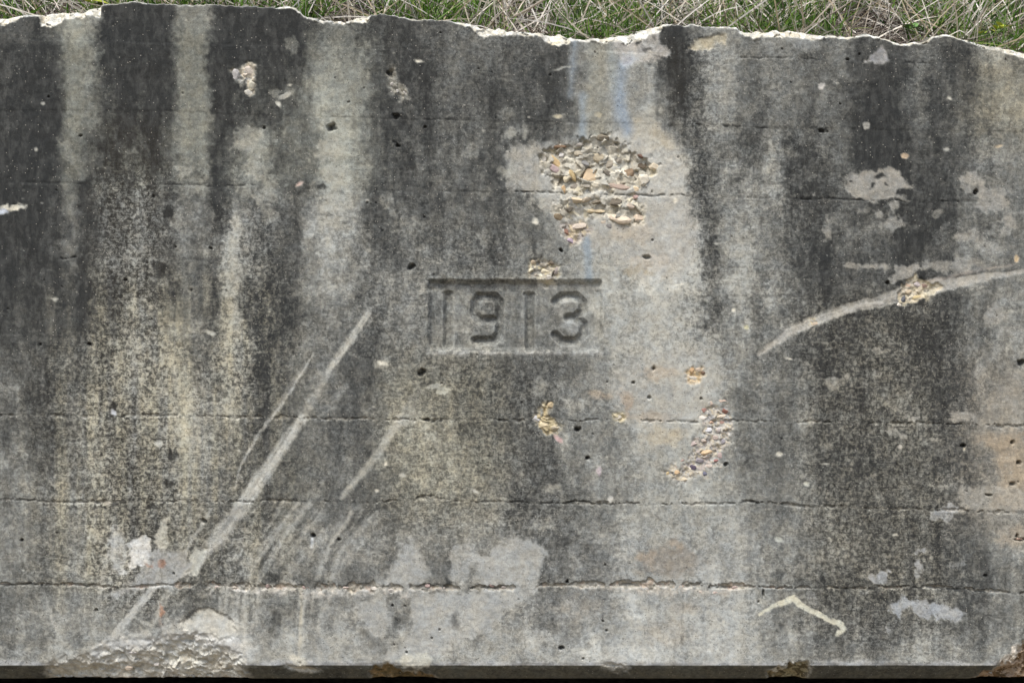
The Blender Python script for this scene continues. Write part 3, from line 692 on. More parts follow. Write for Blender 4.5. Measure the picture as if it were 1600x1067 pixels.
# ---- broken faces: a cell pattern of tilted facets
def facets(sel, cell, seed, relief, tiltk=0.35):
    x = PX[sel] + 2 * F_A[sel]; y = PY[sel] + 2 * F_B[sel]
    gx = np.floor(x / cell).astype(np.int64); gy = np.floor(y / cell).astype(np.int64)
    bd = np.full(x.shape, 1e9); b2 = np.full(x.shape, 1e9); bx = np.zeros_like(x); by = np.zeros_like(x); hx = np.zeros(x.shape, np.int64); hy = np.zeros(x.shape, np.int64)
    for oy in (-1, 0, 1):
        for ox in (-1, 0, 1):
            cx = gx + ox; cy = gy + oy
            sx = (cx + _hash(cx, cy, seed)) * cell; sy = (cy + _hash(cx, cy, seed + 1)) * cell
            dd = np.hypot(x - sx, (y - sy) * 1.25)
            nb = dd < bd
            b2 = np.where(nb, bd, np.minimum(b2, dd))
            bx = np.where(nb, sx, bx); by = np.where(nb, sy, by); hx = np.where(nb, cx, hx); hy = np.where(nb, cy, hy)
            bd = np.minimum(bd, dd)
    r1 = _hash(hx, hy, seed + 2); r2 = _hash(hx, hy, seed + 3) - 0.5; r3 = _hash(hx, hy, seed + 4) - 0.5; r4 = _hash(hx, hy, seed + 5)
    h = (r1 - 0.5) * relief + ((x - bx) * r2 + (y - by) * r3) * S * tiltk * 2 + 0.0004 * sstep(2.0, 0.0, b2 - bd)
    return h, r4, r1

PART = band.copy()                    # 0..8 formwork bands; other numbers below
def broken(pts, depth, cell, seed, relief, cols, part=None, soft=4, warp=1.0, a=0.95, cellk=0.4, slope=0, fade=0, rough=0.35):
    sel, d = poly_sd(pts, warp)
    m = sstep(-soft * 0.8, soft * 1.6, d + 2.0 * FINE[sel])
    h, r, r1 = facets(sel, cell, seed, relief * cellk)
    h2, rb, _ = facets(sel, cell * 0.4, seed + 50, relief * 0.15 * cellk)
    f1 = fbm(PX[sel], PY[sel], cell * 1.2, seed + 7, 5, 0.6, 1.25, 0.8)
    rdg = np.abs(fbm(PX[sel], PY[sel], cell * 0.9, seed + 8, 3, 0.5, 1.4, 0.7))
    DEP[sel] += m * (depth + h + h2 + relief * 0.32 * f1 - relief * 0.15 * rdg + (0.0022 * fbm(PX[sel], PY[sel], 5, seed + 19, 3, 0.75) + 0.0012 * (_hash(sel[0], sel[1], seed) - 0.5)) * rough + slope * np.clip(d, 0, None) * S)
    r = np.clip(r * cellk + (0.5 + 0.55 * fbm(PX[sel], PY[sel], cell * 1.5, seed + 11, 4, 0.6)) * (1 - cellk), 0, 0.999)
    rb = np.clip(rb * cellk + (0.5 + 0.5 * fbm(PX[sel], PY[sel], cell * 0.5, seed + 12, 3)) * (1 - cellk), 0, 0.999)
    C = np.array([lin(c) for c in cols])
    cc = C[np.clip((r * 0.6 + rb * 0.4) * len(C), 0, len(C) - 1).astype(int)] * (0.88 + 0.24 * rb)[:, None]
    if fade:
        fd = (sstep(fade * 1.6, fade * 0.3, d + 5 * F_A[sel] + 4 * N_A[sel]) * (0.75 + 0.25 * rb))[:, None]
        cc = cc + (lin((208, 205, 197)) * (0.8 + 0.3 * rb)[:, None] - cc) * fd
    cc = cc * (1 + 0.08 * F_A[sel])[:, None]
    f = m * a
    BASE[sel] += (cc - BASE[sel]) * f[:, None]
    FILM[sel] *= 1 - 0.93 * f; FRESH[sel] = np.maximum(FRESH[sel], f); GRAIN[sel] *= 1 - 0.6 * f
    if part is not None:
        idx = d > 0.5
        PART[sel[0][idx], sel[1][idx]] = part

C_BIG = [(190, 184, 170), (178, 174, 166), (204, 195, 174), (184, 179, 168), (168, 163, 152), (208, 201, 186), (182, 178, 170), (196, 188, 168)]
broken([(842, 238), (862, 224), (900, 224), (932, 208), (955, 212), (985, 232), (1014, 244), (1032, 262), (1020, 288), (992, 300), (900, 302), (876, 298), (864, 278), (850, 258)], 0.008, 30, 900, 0.010, C_BIG, 20, 4, 1.9)
broken([(880, 308), (940, 304), (985, 306), (1008, 322), (1006, 346), (978, 354), (935, 342), (900, 336), (880, 344), (862, 336)], 0.006, 26, 920, 0.009, C_BIG, 21, 4, 1.9)
broken([(874, 348), (905, 342), (925, 355), (912, 378), (890, 386), (880, 370)], 0.004, 12, 930, 0.006, [(204, 190, 170), (190, 176, 152), (176, 166, 158), (206, 194, 176)], None)
broken([(826, 412), (838, 404), (856, 404), (874, 415), (880, 424), (874, 434), (852, 446), (836, 440), (822, 428)], 0.007, 11, 940, 0.012, [(196, 184, 150), (156, 150, 140), (206, 196, 172), (150, 140, 120)], 22)
broken([(1118, 622), (1140, 620), (1142, 650), (1138, 690), (1140, 715), (1128, 735), (1095, 748), (1062, 756), (1040, 745), (1045, 728), (1072, 708), (1078, 690), (1094, 672), (1092, 650), (1098, 638)], 0.003, 9, 950, 0.006,
       [(190, 183, 174), (184, 168, 160), (168, 164, 162), (192, 180, 160), (176, 172, 168), (196, 192, 186), (172, 156, 148)], 23, 5, 2.0, a=0.8)
broken([(1074, 580), (1084, 570), (1100, 574), (1104, 588), (1092, 598), (1076, 594)], 0.005, 9, 955, 0.008, [(210, 200, 180), (200, 176, 140), (214, 208, 196)], 24)
broken([(830, 652), (846, 640), (858, 622), (866, 628), (862, 648), (880, 665), (872, 678), (850, 678), (842, 664)], 0.004, 12, 960, 0.008, [(206, 196, 176), (190, 174, 140), (160, 158, 150)], 25)
broken([(952, 650), (968, 640), (978, 650), (974, 662), (958, 662)], 0.003, 10, 965, 0.006, [(200, 190, 164), (186, 176, 150)], None)
broken([(356, 108), (366, 104), (374, 112), (376, 100), (386, 97), (400, 98), (400, 130), (398, 146), (388, 152), (382, 140), (378, 128), (370, 138), (360, 124)], 0.003, 12, 970, 0.006, [(178, 176, 172), (206, 194, 176), (196, 188, 168)], 26)
broken([(606, 106), (616, 104), (622, 130), (636, 140), (640, 152), (625, 156), (608, 146), (603, 128)], 0.003, 9, 975, 0.005, [(96, 90, 78), (140, 136, 126), (176, 170, 158), (110, 104, 92)], None, a=0.8)
broken([(1408, 452), (1428, 436), (1448, 446), (1470, 446), (1440, 468), (1410, 476)], 0.003, 9, 978, 0.006, [(200, 184, 150), (206, 196, 176), (176, 168, 156), (190, 160, 140)], 27)
broken([(1262, 502), (1274, 496), (1284, 507), (1272, 512)], 0.003, 8, 979, 0.005, [(206, 186, 140), (200, 196, 186)], None)

# ---- date panel with its engraved year
PX0, PY0, PX1, PY1 = 667.0, 436.0, 943.0, 551.0
sel = np.nonzero((PX > PX0 - 25) & (PX < PX1 + 25) & (PY > PY0 - 25) & (PY < PY1 + 25))
x = PX[sel] + 0.8 * F_A[sel]; y = PY[sel] + 0.9 * F_B[sel] + 0.8 * N_B[sel]
dl = sstep(0, 8, x - PX0); dr = sstep(0, 7, PX1 - x); dt = np.clip((y - PY0) / 8.0, 0, 1); db = sstep(0, 9, PY1 - y)
pan = dl * dr * dt * db
tilt = 0.019 - 0.001 * (x - PX0) / (PX1 - PX0) - 0.004 * (y - PY0) / (PY1 - PY0)
DEP[sel] += pan * np.clip(tilt, 0.004, 1)
GRAIN[sel] *= 1 - 0.45 * sstep(0, 1, pan)
inside = (x > PX0 + 0.5) & (x < PX1 - 0.5) & (y > PY0 + 0.5) & (y < PY1 - 0.5)
PART[sel[0][inside], sel[1][inside]] = 30
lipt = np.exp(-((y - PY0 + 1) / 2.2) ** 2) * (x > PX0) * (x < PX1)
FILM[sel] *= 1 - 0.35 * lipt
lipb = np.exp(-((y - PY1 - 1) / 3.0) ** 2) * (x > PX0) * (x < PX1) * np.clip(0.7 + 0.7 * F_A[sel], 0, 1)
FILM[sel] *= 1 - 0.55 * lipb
BASE[sel] += (lin((170, 169, 166)) - BASE[sel]) * (0.6 * lipb)[:, None]  # highlight along the recess's bottom sill, painted into the paste colour and film
# shade of the recess's left edge, painted in as slightly denser film
FILM[sel] = np.clip(FILM[sel] + 0.05 * np.exp(-((x - PX0 - 5) / 6) ** 2) * dt * db, 0, 1)
for (sx, sy) in [(675, 447), (934, 451), (676, 541), (941, 543)]:
    s2 = np.nonzero((np.abs(PX - sx) < 9) & (np.abs(PY - sy) < 9))
    rr = np.hypot(PX[s2] - sx, PY[s2] - sy)
    DEP[s2] += -0.003 * sstep(4.5, 3.0, rr)
NUM = [
    [([(699.5, 461), (699.5, 538)], 7.6), ([(694, 458), (705, 458)], 3.5)],
    [([(748, 463), (773, 463), (780, 471), (780, 521), (771, 532), (742, 532)], 7.0), ([(748, 463), (741.5, 471), (741.5, 491), (749, 499), (780, 499)], 7.0)],
    [([(827.5, 463), (827.5, 543)], 7.6), ([(821, 460), (833, 460)], 3.5)],
    [([(868, 471), (878, 463), (902, 463), (911, 472), (911, 485), (899, 496), (888, 496)], 7.0), ([(899, 496), (912, 506), (912, 522), (901, 533), (879, 533), (868, 523)], 7.0)],
]
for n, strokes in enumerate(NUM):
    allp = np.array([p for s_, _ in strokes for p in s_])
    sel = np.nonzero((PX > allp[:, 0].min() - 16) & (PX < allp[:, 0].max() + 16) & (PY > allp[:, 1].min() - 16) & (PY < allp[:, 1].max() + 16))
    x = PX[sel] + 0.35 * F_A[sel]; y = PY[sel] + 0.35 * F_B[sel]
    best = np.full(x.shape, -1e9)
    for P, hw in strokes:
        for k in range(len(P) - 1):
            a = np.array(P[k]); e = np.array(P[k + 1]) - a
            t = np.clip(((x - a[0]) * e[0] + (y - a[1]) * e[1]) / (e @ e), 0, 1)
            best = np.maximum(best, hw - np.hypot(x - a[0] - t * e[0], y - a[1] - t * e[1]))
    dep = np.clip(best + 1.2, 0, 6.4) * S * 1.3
    FILM[sel] *= 1 - 0.45 * np.exp(-((best + 1.6) / 1.1) ** 2)  # worn groove rims, thinner film also paints in the light they catch
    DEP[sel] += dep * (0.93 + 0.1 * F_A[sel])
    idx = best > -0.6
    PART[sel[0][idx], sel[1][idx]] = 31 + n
stroke([(805, 462), (805.5, 500), (806, 542)], 1.3, (70, 68, 62), 0.3, 1.5, 1.0, 0.3)
# the chip breaks across the panel's upper lip
blob(852, 440, 16, 8, (186, 182, 172), 0.8, 3, 0.1)
# pale crust low on the 3 and the ledge
blob(880, 483, 12, 6, (165, 166, 165), 0.5, 3); blob(886, 470, 10, 5, (172, 172, 170), 0.6, 3); blob(893, 508, 10, 8, (158, 160, 160), 0.45, 3); blob(784, 531, 5, 3, (190, 188, 180), 0.8, 2)

# ---- bolt holes and pits
pits = [(125, 212, 3, 2), (75, 151, 1.6, 1.6), (140, 538, 2.5, 3), (63, 537, 2, 2), (196, 437, 2.5, 2), (240, 307, 3, 2.5), (299, 453, 1.5, 1.2), (274, 385, 1.8, 1.6), (330, 388, 3, 1.8), (354, 454, 1.8, 1.6), (687, 51, 2, 1.8), (747, 108, 2.5, 1.2), (545, 160, 2, 1.5), (412, 201, 2.5, 2.5), (663, 199, 2.8, 1.8), (573, 316, 1.5, 1.5), (588, 317, 1.4, 1.4), (663, 340, 1.4, 1.4),
        (643, 416, 6, 5), (660, 582, 8, 5), (877, 391, 2.5, 3), (1009, 401, 6, 3), (1020, 375, 1.5, 1.5), (1019, 300, 1.2, 1.2), (1021, 576, 3.5, 3.2), (990, 598, 3.2, 2.8), (1016, 621, 3.2, 2.6), (1095, 622, 2, 2), (902, 671, 5, 4), (1134, 725, 3, 3), (918, 716, 4, 2.5), (1285, 205, 7, 2.2), (1387, 441, 4, 3), (1595, 568, 6, 6), (1505, 696, 5, 3), (1060, 246, 2, 1.5), (490, 838, 4, 4),
        (686, 984, 2.5, 1.8), (675, 997, 1.5, 1.5), (632, 1012, 1.2, 1.2), (635, 1020, 1.8, 2.6), (613, 946, 2, 1.4), (530, 842, 3.5, 1.5), (318, 814, 3.5, 3), (150, 953, 2.6, 2.4), (34, 844, 2, 1.8), (88, 832, 2, 1.2), (272, 896, 1.8, 1.8), (293, 1005, 4, 2), (942, 970, 2.5, 1.6), (948, 985, 1.8, 1.4), (911, 1028, 2, 1.6), (1193, 926, 2, 6), (1185, 940, 2, 2), (886, 908, 3.5, 3.5), (877, 1012, 4, 3),
        (518, 199, 8, 6), (610, 112, 6, 8), (616, 183, 7, 4), (1312, 162, 1.6, 1.6), (1525, 299, 4, 4), (1540, 900, 3, 2), (1590, 838, 3, 4), (1595, 843, 8, 2.5), (1582, 690, 3, 3), (1592, 722, 4, 3), (1582, 756, 6, 2.5), (1545, 773, 4, 1.5), (1558, 493, 1.2, 1.2), (622, 228, 4, 2), (690, 598, 1.5, 1), (745, 555, 1.2, 1.2), (1325, 93, 2.2, 1.6), (1344, 85, 1.4, 1.4), (930, 82, 1.4, 1.4), (860, 118, 2, 1.6)]
for _ in range(100):
    pits.append((rng.uniform(0, 1600), rng.uniform(70, 1030), rng.uniform(0.7, 1.5), rng.uniform(0.6, 1.3)))
xi0 = np.searchsorted(pxc, -50.0)
for (x, y, rx, ry) in pits:
    ci = np.searchsorted(pxc, x); wc = int(rx * 2 / STEP) + 2
    yt = ytop[min(ci, NC - 1)]
    ri = int((y - yt) / (YEDGE - yt) * (NMAIN - 1)); wr = int(ry * 2 / STEP) + 2
    sl = (slice(max(ri - wr, 0), min(ri + wr + 1, NR)), slice(max(ci - wc, 0), min(ci + wc + 1, NC)))
    q = np.hypot((PX[sl] - x + (0.4 + .35 * rx) * F_A[sl]) / rx, (PY[sl] - y + (0.4 + .35 * ry) * F_B[sl]) / ry)
    m = sstep(1.25, 0.45, q + 0.25 * FINE[sl])
    DEP[sl] += m * min(0.016, 0.0045 * min(rx, ry) + 0.002)
    FILM[sl] = np.clip(FILM[sl] + 0.4 * m, 0, 1)
    WARM[sl] = np.clip(WARM[sl] + m * 0.6, 0, 1)
# loose light flecks
nfl = 1100
fx = rng.uniform(0, 1600, nfl); fy = rng.uniform(20, 1030, nfl); fr = rng.uniform(0.8, 1.0, nfl) * (1 + rng.random(nfl) ** 6 * 2.2)
for x, y, r in zip(fx, fy, fr):
    ci = np.searchsorted(pxc, x); yt = ytop[min(ci, NC - 1)]
    ri = int((y - yt) / (YEDGE - yt) * (NMAIN - 1))
    if ri < 3: continue
    w = int(r * 1.5 / STEP) + 2
    sl = (slice(max(ri - w, 0), ri + w + 1), slice(max(ci - w, 0), min(ci + w + 1, NC)))
    m = sstep(1.35, 0.6, np.hypot((PX[sl] - x) / r, (PY[sl] - y) / (r * 0.75))) * rng.uniform(0.1, 0.75) * np.clip(0.6 + 0.6 * N_A[ri, min(ci, NC - 1)], 0.1, 1)
    BASE[sl] += (lin((196, 192, 182)) - BASE[sl]) * m[..., None]
    FILM[sl] *= 1 - m

# ---- the broken white upper edge
BAND = [(-1200, 6), (0, 12), (12, 11), (25, 9), (33, 4), (60, 4), (64, 22), (80, 29), (93, 22), (100, 11), (115, 14), (125, 10), (140, 10), (150, 14), (156, 20), (158, 2), (300, 1.5), (425, 1.5), (445, 4), (460, 3), (475, 4), (490, 4), (505, 5), (545, 4), (560, 8), (574, 10), (580, 1.5), (640, 2), (708, 2), (714, 3), (735, 6), (746, 10), (757, 17), (764, 11),
        (800, 7), (845, 6), (852, 14), (862, 22), (885, 17), (893, 6), (930, 6), (960, 12), (980, 18), (1000, 20), (1030, 14), (1036, 4), (1050, 2), (1150, 2.5), (1158, 5), (1180, 11), (1200, 9), (1255, 12), (1280, 8), (1292, 3), (1300, 2.5), (1395, 4), (1412, 4), (1450, 3), (1462, 3), (1500, 3), (1525, 6), (1560, 9), (1600, 14), (2000, 8), (2800, 8)]
bw = np.interp(pxc, [p[0] for p in BAND], [p[1] for p in BAND]) * 0.88
dist_top = PY - ytop[None, :]
q = dist_top + (2.2 * F_A + 1.6 * N_A) * np.clip(bw / 6, 0.1, 1)[None, :] + 2.5 * np.clip(1 - bw / 3, 0, 1)[None, :]
mtop = sstep(1.6, -0.8, q - bw[None, :]) * (np.arange(NR)[:, None] < NMAIN)
sel = np.nonzero((dist_top < 45) & (np.arange(NR)[:, None] < 60))
h, r, _ = facets(sel, 13, 1000, 0.010); h2, rb, _ = facets(sel, 5, 1050, 0.004)
mm = mtop[sel]
pen = np.clip(bw[None, :] - dist_top, 0, 40)[sel]
DEP[sel] += mm * (pen * S * 0.85 + h + h2 * 0.8 + 0.002)
# worn arris everywhere along the top
DEP[sel] += 0.003 * sstep(4, 0, dist_top[sel])
cw = np.array([lin((204, 201, 193)), lin((196, 190, 176)), lin((212, 210, 204)), lin((176, 173, 165))])[np.clip(((r * 0.5 + rb * 0.5) * 4).astype(int), 0, 3)] * (0.92 + 0.16 * rb)[:, None]
BASE[sel] += (cw - BASE[sel]) * (mm * 0.96)[:, None]
FILM[sel] = FILM[sel] * (1 - 0.97 * mm) + mm * 0.30 * sstep(0.15, 0.6, CR1[sel] + 0.3 * FINE[sel]); FRESH[sel] = np.maximum(FRESH[sel], mm); GRAIN[sel] *= 1 - 0.7 * mm
PART[(mtop > 0.5) & (bw[None, :] > 2.6)] = 40
blob(873, 63, 7, 6, (222, 202, 160), 0.9, 2)

# ---- the chipped lower arris and the splayed underside
rowi = np.arange(NR)[:, None]
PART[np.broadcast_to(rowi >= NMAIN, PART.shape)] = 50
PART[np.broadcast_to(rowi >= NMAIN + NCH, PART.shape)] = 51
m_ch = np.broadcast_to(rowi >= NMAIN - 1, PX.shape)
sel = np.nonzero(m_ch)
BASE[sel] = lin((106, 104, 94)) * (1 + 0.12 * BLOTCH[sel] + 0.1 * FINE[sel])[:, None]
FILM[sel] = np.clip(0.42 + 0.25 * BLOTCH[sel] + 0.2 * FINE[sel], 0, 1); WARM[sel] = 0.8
# chalky wear along the lower arris
sel = np.nonzero((PY > 1020) & (PY < YEDGE + 0.5) & ~m_ch)
m = sstep(10, 1.5, (YEDGE - PY[sel]) + 2.5 * F_A[sel] + 3 * N_A[sel]) * 0.75
lay(sel, m, (172, 173, 175), 0.1)
arr = np.exp(-((PY - YEDGE) / 3.5) ** 2) * (rowi < NMAIN + 6)
DEP += arr * np.clip(0.0022 + 0.003 * fbm(PX, PY, 30, 1100, 3), 0, 1)
BROK = [
    ([(62, 1050), (72, 1038), (100, 1029), (130, 1020), (158, 1012), (205, 1014), (232, 1002), (262, 990), (300, 990), (340, 1000), (370, 1012), (384, 1030), (388, 1080), (58, 1080)], 0.60, .0035, [(172, 162, 138), (198, 192, 178), (146, 130, 100), (184, 176, 156), (204, 199, 188), (128, 108, 78)]),
    ([(438, 1040), (455, 1036), (472, 1040), (490, 1038), (498, 1048), (470, 1056), (445, 1050)], 0.5, .006, [(168, 160, 144), (190, 184, 170), (120, 112, 94)]),
    ([(576, 1050), (588, 1034), (602, 1031), (616, 1034), (628, 1046), (660, 1050), (672, 1056), (690, 1080), (572, 1080)], 1.0, .012, [(96, 84, 60), (120, 104, 74), (140, 120, 90), (84, 76, 58)]),
    ([(1197, 1048), (1212, 1036), (1235, 1033), (1262, 1036), (1272, 1044), (1270, 1080), (1205, 1080)], 0.9, .010, [(120, 108, 80), (156, 146, 118), (98, 88, 66), (140, 126, 96)]),
    ([(1540, 1050), (1556, 1036), (1575, 1020), (1590, 1008), (1606, 1000), (1700, 1000), (1900, 1030), (1900, 1080), (1500, 1080)], 0.9, .012, [(140, 112, 82), (176, 154, 132), (110, 88, 62), (196, 182, 166)]),
    ([(935, 1046), (945, 1036), (975, 1038), (985, 1050), (960, 1052)], 0.4, .004, [(170, 168, 160), (186, 184, 178)]),
]
for i, (pts, slope, relief, cols) in enumerate(BROK):
    broken(pts, 0.004, 15, 1200 + i * 60, relief, cols, 60 + i, (12 if i == 0 else 5), 1.3, 0.95, 0.12, slope * 0.75, (54 if i == 0 else 5), 0.5)
# pale crushed lime above the big break and on the ledge
patch([(140, 1026), (152, 1008), (176, 1000), (205, 985), (240, 990), (262, 975), (290, 962), (340, 955), (372, 965), (388, 985), (396, 1030), (380, 1034), (340, 1012), (270, 1006), (200, 1018)], (196, 195, 190), 0.8, 9, 0.05)
patch([(150, 1024), (158, 1006), (185, 1000), (225, 1002), (262, 990), (300, 996), (372, 992), (383, 1020), (384, 1034), (352, 1018), (300, 1006), (258, 1002), (225, 1014), (196, 1026), (168, 1018)], (192, 190, 186), 0.85, 4, depth=0.002)
patch([(616, 1030), (640, 1020), (668, 1020), (680, 1034), (678, 1046), (650, 1048), (628, 1042)], (186, 184, 174), 0.9, 2, depth=-0.001)
patch([(452, 1032), (465, 1024), (476, 1030), (472, 1042), (462, 1042)], (196, 192, 180), 0.9, 2, depth=-0.001)
patch([(940, 1036), (958, 1028), (978, 1036), (985, 1046), (960, 1046)], (180, 180, 178), 0.85, 2)
patch([(1560, 1030), (1580, 1012), (1600, 1002), (1605, 1020), (1580, 1034)], (206, 196, 184), 0.8, 2)
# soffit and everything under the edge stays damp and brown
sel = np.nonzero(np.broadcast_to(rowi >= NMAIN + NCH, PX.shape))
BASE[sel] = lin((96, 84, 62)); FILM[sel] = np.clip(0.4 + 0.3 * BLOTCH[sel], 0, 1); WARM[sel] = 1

# ---- write the sheet out, one mesh for each part
FILM = np.clip(FILM, 0, 1)

VX = wx(PX); VZ = wz(PY); VY = DEP
# cap rows: over the top towards the bank
cap_t = np.linspace(0, 1, NCAP + 1)[1:][::-1]
capx = np.tile(wx(pxc), (NCAP, 1))
capy = VY[0][None, :] + cap_t[:, None] * 0.30
capz = VZ[0][None, :] + 0.012 * np.sin(cap_t[:, None] * math.pi) + 0.010 * fbm(np.tile(pxc, (NCAP, 1)), cap_t[:, None] * 150 + 0 * capx, 20, 1500, 3) * (cap_t[:, None] > 0.05) - 0.03 * cap_t[:, None] ** 2
back = VY[0][None, :] + 0.30
AX = np.concatenate([capx, VX]); AY = np.concatenate([capy, VY]); AZ = np.concatenate([capz, VZ])
def cat(a, fill):
    f = np.zeros((NCAP,) + a.shape[1:]) + fill
    return np.concatenate([f, a])
capw = sstep(2, 6, bw)[None, :, None]
A_BASE = cat(BASE, lin((120, 116, 104))); A_BASE[:NCAP] += (lin((196, 190, 178)) - A_BASE[:NCAP]) * capw
A_FILM = cat(FILM, 0.45); A_FILM[:NCAP] *= 1 - 0.85 * capw[..., 0]
A_GRAIN = cat(GRAIN, 0.4); A_WARM = cat(WARM, 0.4); A_FRESH = cat(FRESH, 0.6)
A_PART = np.concatenate([np.full((NCAP, NC), 41), PART])
TR = NR + NCAP
co = np.stack([AX, AY, AZ], -1)
# smooth normals of the whole sheet
du = np.empty_like(co); dv = np.empty_like(co)
du[:, 1:-1] = co[:, 2:] - co[:, :-2]; du[:, 0] = co[:, 1] - co[:, 0]; du[:, -1] = co[:, -1] - co[:, -2]
dv[1:-1] = co[2:] - co[:-2]; dv[0] = co[1] - co[0]; dv[-1] = co[-1] - co[-2]
NRM = np.cross(dv, du); NRM /= np.maximum(np.linalg.norm(NRM, axis=-1, keepdims=True), 1e-12)
co = co.reshape(-1, 3); NRM = NRM.reshape(-1, 3)
ii = np.arange(TR * NC).reshape(TR, NC)
Q = np.stack([ii[:-1, :-1], ii[1:, :-1], ii[1:, 1:], ii[:-1, 1:]], -1).reshape(-1, 4)
fpart = A_PART[1:, 1:].reshape(-1)

wall = empty('concrete_wall', (0, 0, 0))
tag(wall, 'long weathered grey concrete wall dated 1913, streaked black, with broken white upper edge', 'wall', kind='thing')

def sheet(name, faces, parent):
    used, inv = np.unique(faces, return_inverse=True)
    me = bpy.data.meshes.new(name)
    n = len(faces)
    me.vertices.add(len(used)); me.vertices.foreach_set('co', co[used].astype(np.float32).ravel())
    me.loops.add(n * 4); me.loops.foreach_set('vertex_index', inv.astype(np.int32).ravel())
    me.polygons.add(n)
    me.polygons.foreach_set('loop_start', np.arange(0, n * 4, 4, dtype=np.int32))
    me.polygons.foreach_set('use_smooth', np.ones(n, dtype=bool))
    me.update(calc_edges=True)
    a = me.attributes.new('base', 'FLOAT_COLOR', 'POINT')
    c4 = np.ones((len(used), 4), np.float32); c4[:, :3] = A_BASE.reshape(-1, 3)[used]
    a.data.foreach_set('color', c4.ravel())
    for nm, arr_ in (('film', A_FILM), ('grain', A_GRAIN), ('warm', A_WARM), ('fresh', A_FRESH)):
        a = me.attributes.new(nm, 'FLOAT', 'POINT'); a.data.foreach_set('value', arr_.reshape(-1)[used].astype(np.float32))
    me.materials.append(M_CONC)
    me.normals_split_custom_set_from_vertices(NRM[used].astype(np.float32))
    o = bpy.data.objects.new(name, me)
    col.objects.link(o); o.parent = parent
    return o

PARTS = {}
def cut(ids, name, parent, label=None):
    f = Q[np.isin(fpart, ids)]
    if len(f) == 0: return None
    o = sheet(name, f, parent)
    if label: o['label'] = label
    return o
for k in range(9):
    cut([k], 'formwork_band', wall)
panel = cut([30], 'date_panel', wall, 'recessed rectangular panel with the year 1913')
for n, dgt in enumerate('1913'):
    cut([31 + n], 'numeral', panel)
cut([40, 41], 'broken_edge', wall, 'freshly broken white upper edge of the wall')
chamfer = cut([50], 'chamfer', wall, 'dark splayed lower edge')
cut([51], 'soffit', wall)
SP = {}
SP[20] = cut([20], 'spalled_patch', wall, 'large broken patch showing yellow and grey stones')
SP[21] = cut([21], 'spalled_patch', wall, 'broken patch of pale stones just under the long crack')
SP[22] = cut([22], 'spalled_patch', wall, 'small broken patch on the upper lip of the date panel')
SP[23] = cut([23], 'spalled_patch', wall, 'pinkish patch of small exposed pebbles')
SP[24] = cut([24], 'spalled_patch', wall)
SP[25] = cut([25], 'spalled_patch', wall)
SP[26] = cut([26], 'spalled_patch', wall, 'white chip in the black stain')
SP[27] = cut([27], 'spalled_patch', wall, 'yellowish break in the long pale scrape')
for i in range(len(BROK)):
    cut([60 + i], 'chipped_edge', wall)
# back and ends of the wall
bz = wz(YBOT)
bk_v = []; bk_f = []
step = max(1, NC // 120); cols_i = list(range(0, NC, step)) + [NC - 1]
for i in cols_i:
    bk_v += [(capx[0, i], capy[0, i], capz[0, i]), (capx[0, i], 0.475, bz)]
for k in range(len(cols_i) - 1):
    bk_f.append((2 * k, 2 * k + 1, 2 * k + 3, 2 * k + 2))
back_o = mesh_obj('back_face', bk_v, bk_f, M_BARREL, wall)
for i in (0, NC - 1):
    X_ = float(wx(pxc[i]))
    ev = [(X_, float(VY[r, i]), float(VZ[r, i])) for r in range(0, NR, 20)] + [(X_, 0.475, bz), (X_, float(capy[0, i]), float(capz[0, i]))]
    mesh_obj('end_face', ev, [tuple(range(len(ev)))], M_BARREL, wall, False)

# ------------------------------------------------------------------ stones standing in the broken patches
def surf_y(px, py):
    ci = int(np.clip(np.searchsorted(pxc, px), 0, NC - 1))
    ri = int(np.clip((py - ytop[ci]) / (YEDGE - ytop[ci]) * (NMAIN - 1), 0, NMAIN - 1))
    sl = VY[max(ri - 2, 0):ri + 3, max(ci - 2, 0):ci + 3]
    return float(sl.min())
import bmesh
STONE_MESH = []
for k in range(9):
    bm = bmesh.new()
    bmesh.ops.create_icosphere(bm, subdivisions=2, radius=1.0)
    rs = random.Random(40 + k)
    planes = [(Vector((rs.gauss(0, 1), rs.gauss(0, 1) - 0.4, rs.gauss(0, 1))).normalized(), rs.uniform(.55, .85)) for _ in range(7)]
    for vtx in bm.verts:
        for nrm, lim in planes:                     # split faces
            dd = vtx.co.dot(nrm)
            if dd > lim: vtx.co -= nrm * (dd - lim)
        vtx.co *= 1 + 0.16 * mnoise.noise(vtx.co * 1.7 + Vector((k * 3.1, 0, 0))) + 0.05 * mnoise.noise(vtx.co * 5 + Vector((0, k, 0)))
    me = bpy.data.meshes.new('stone'); bm.to_mesh(me); bm.free()
    me.materials.append(M_STONE)
    STONE_MESH.append(me)
def stone(parent, px, py, w, h, c, rot=0, proud=0.35, desat=0.32):
    o = bpy.data.objects.new('stone', random.choice(STONE_MESH))
    col.objects.link(o)
    o.parent = parent
    rx_, rz_ = w * S * 0.54, h * S * 0.54
    ry_ = max(0.5 * min(rx_, rz_), 0.004) + 0.15 * max(rx_, rz_)
    o.scale = (rx_, ry_, rz_)
    o.rotation_euler = (random.uniform(-.25, .25), R(rot), random.uniform(-.3, .3))
    o.location = (wx(px), surf_y(px, py) + ry_ * (1.03 - proud), wz(py))
    l = lin(c); l = (l + (l.mean() * np.array([1.03, 1.0, .95]) - l) * desat) * 1.0
    o.color = (float(l[0]), float(l[1]), float(l[2]), 1)
    return o
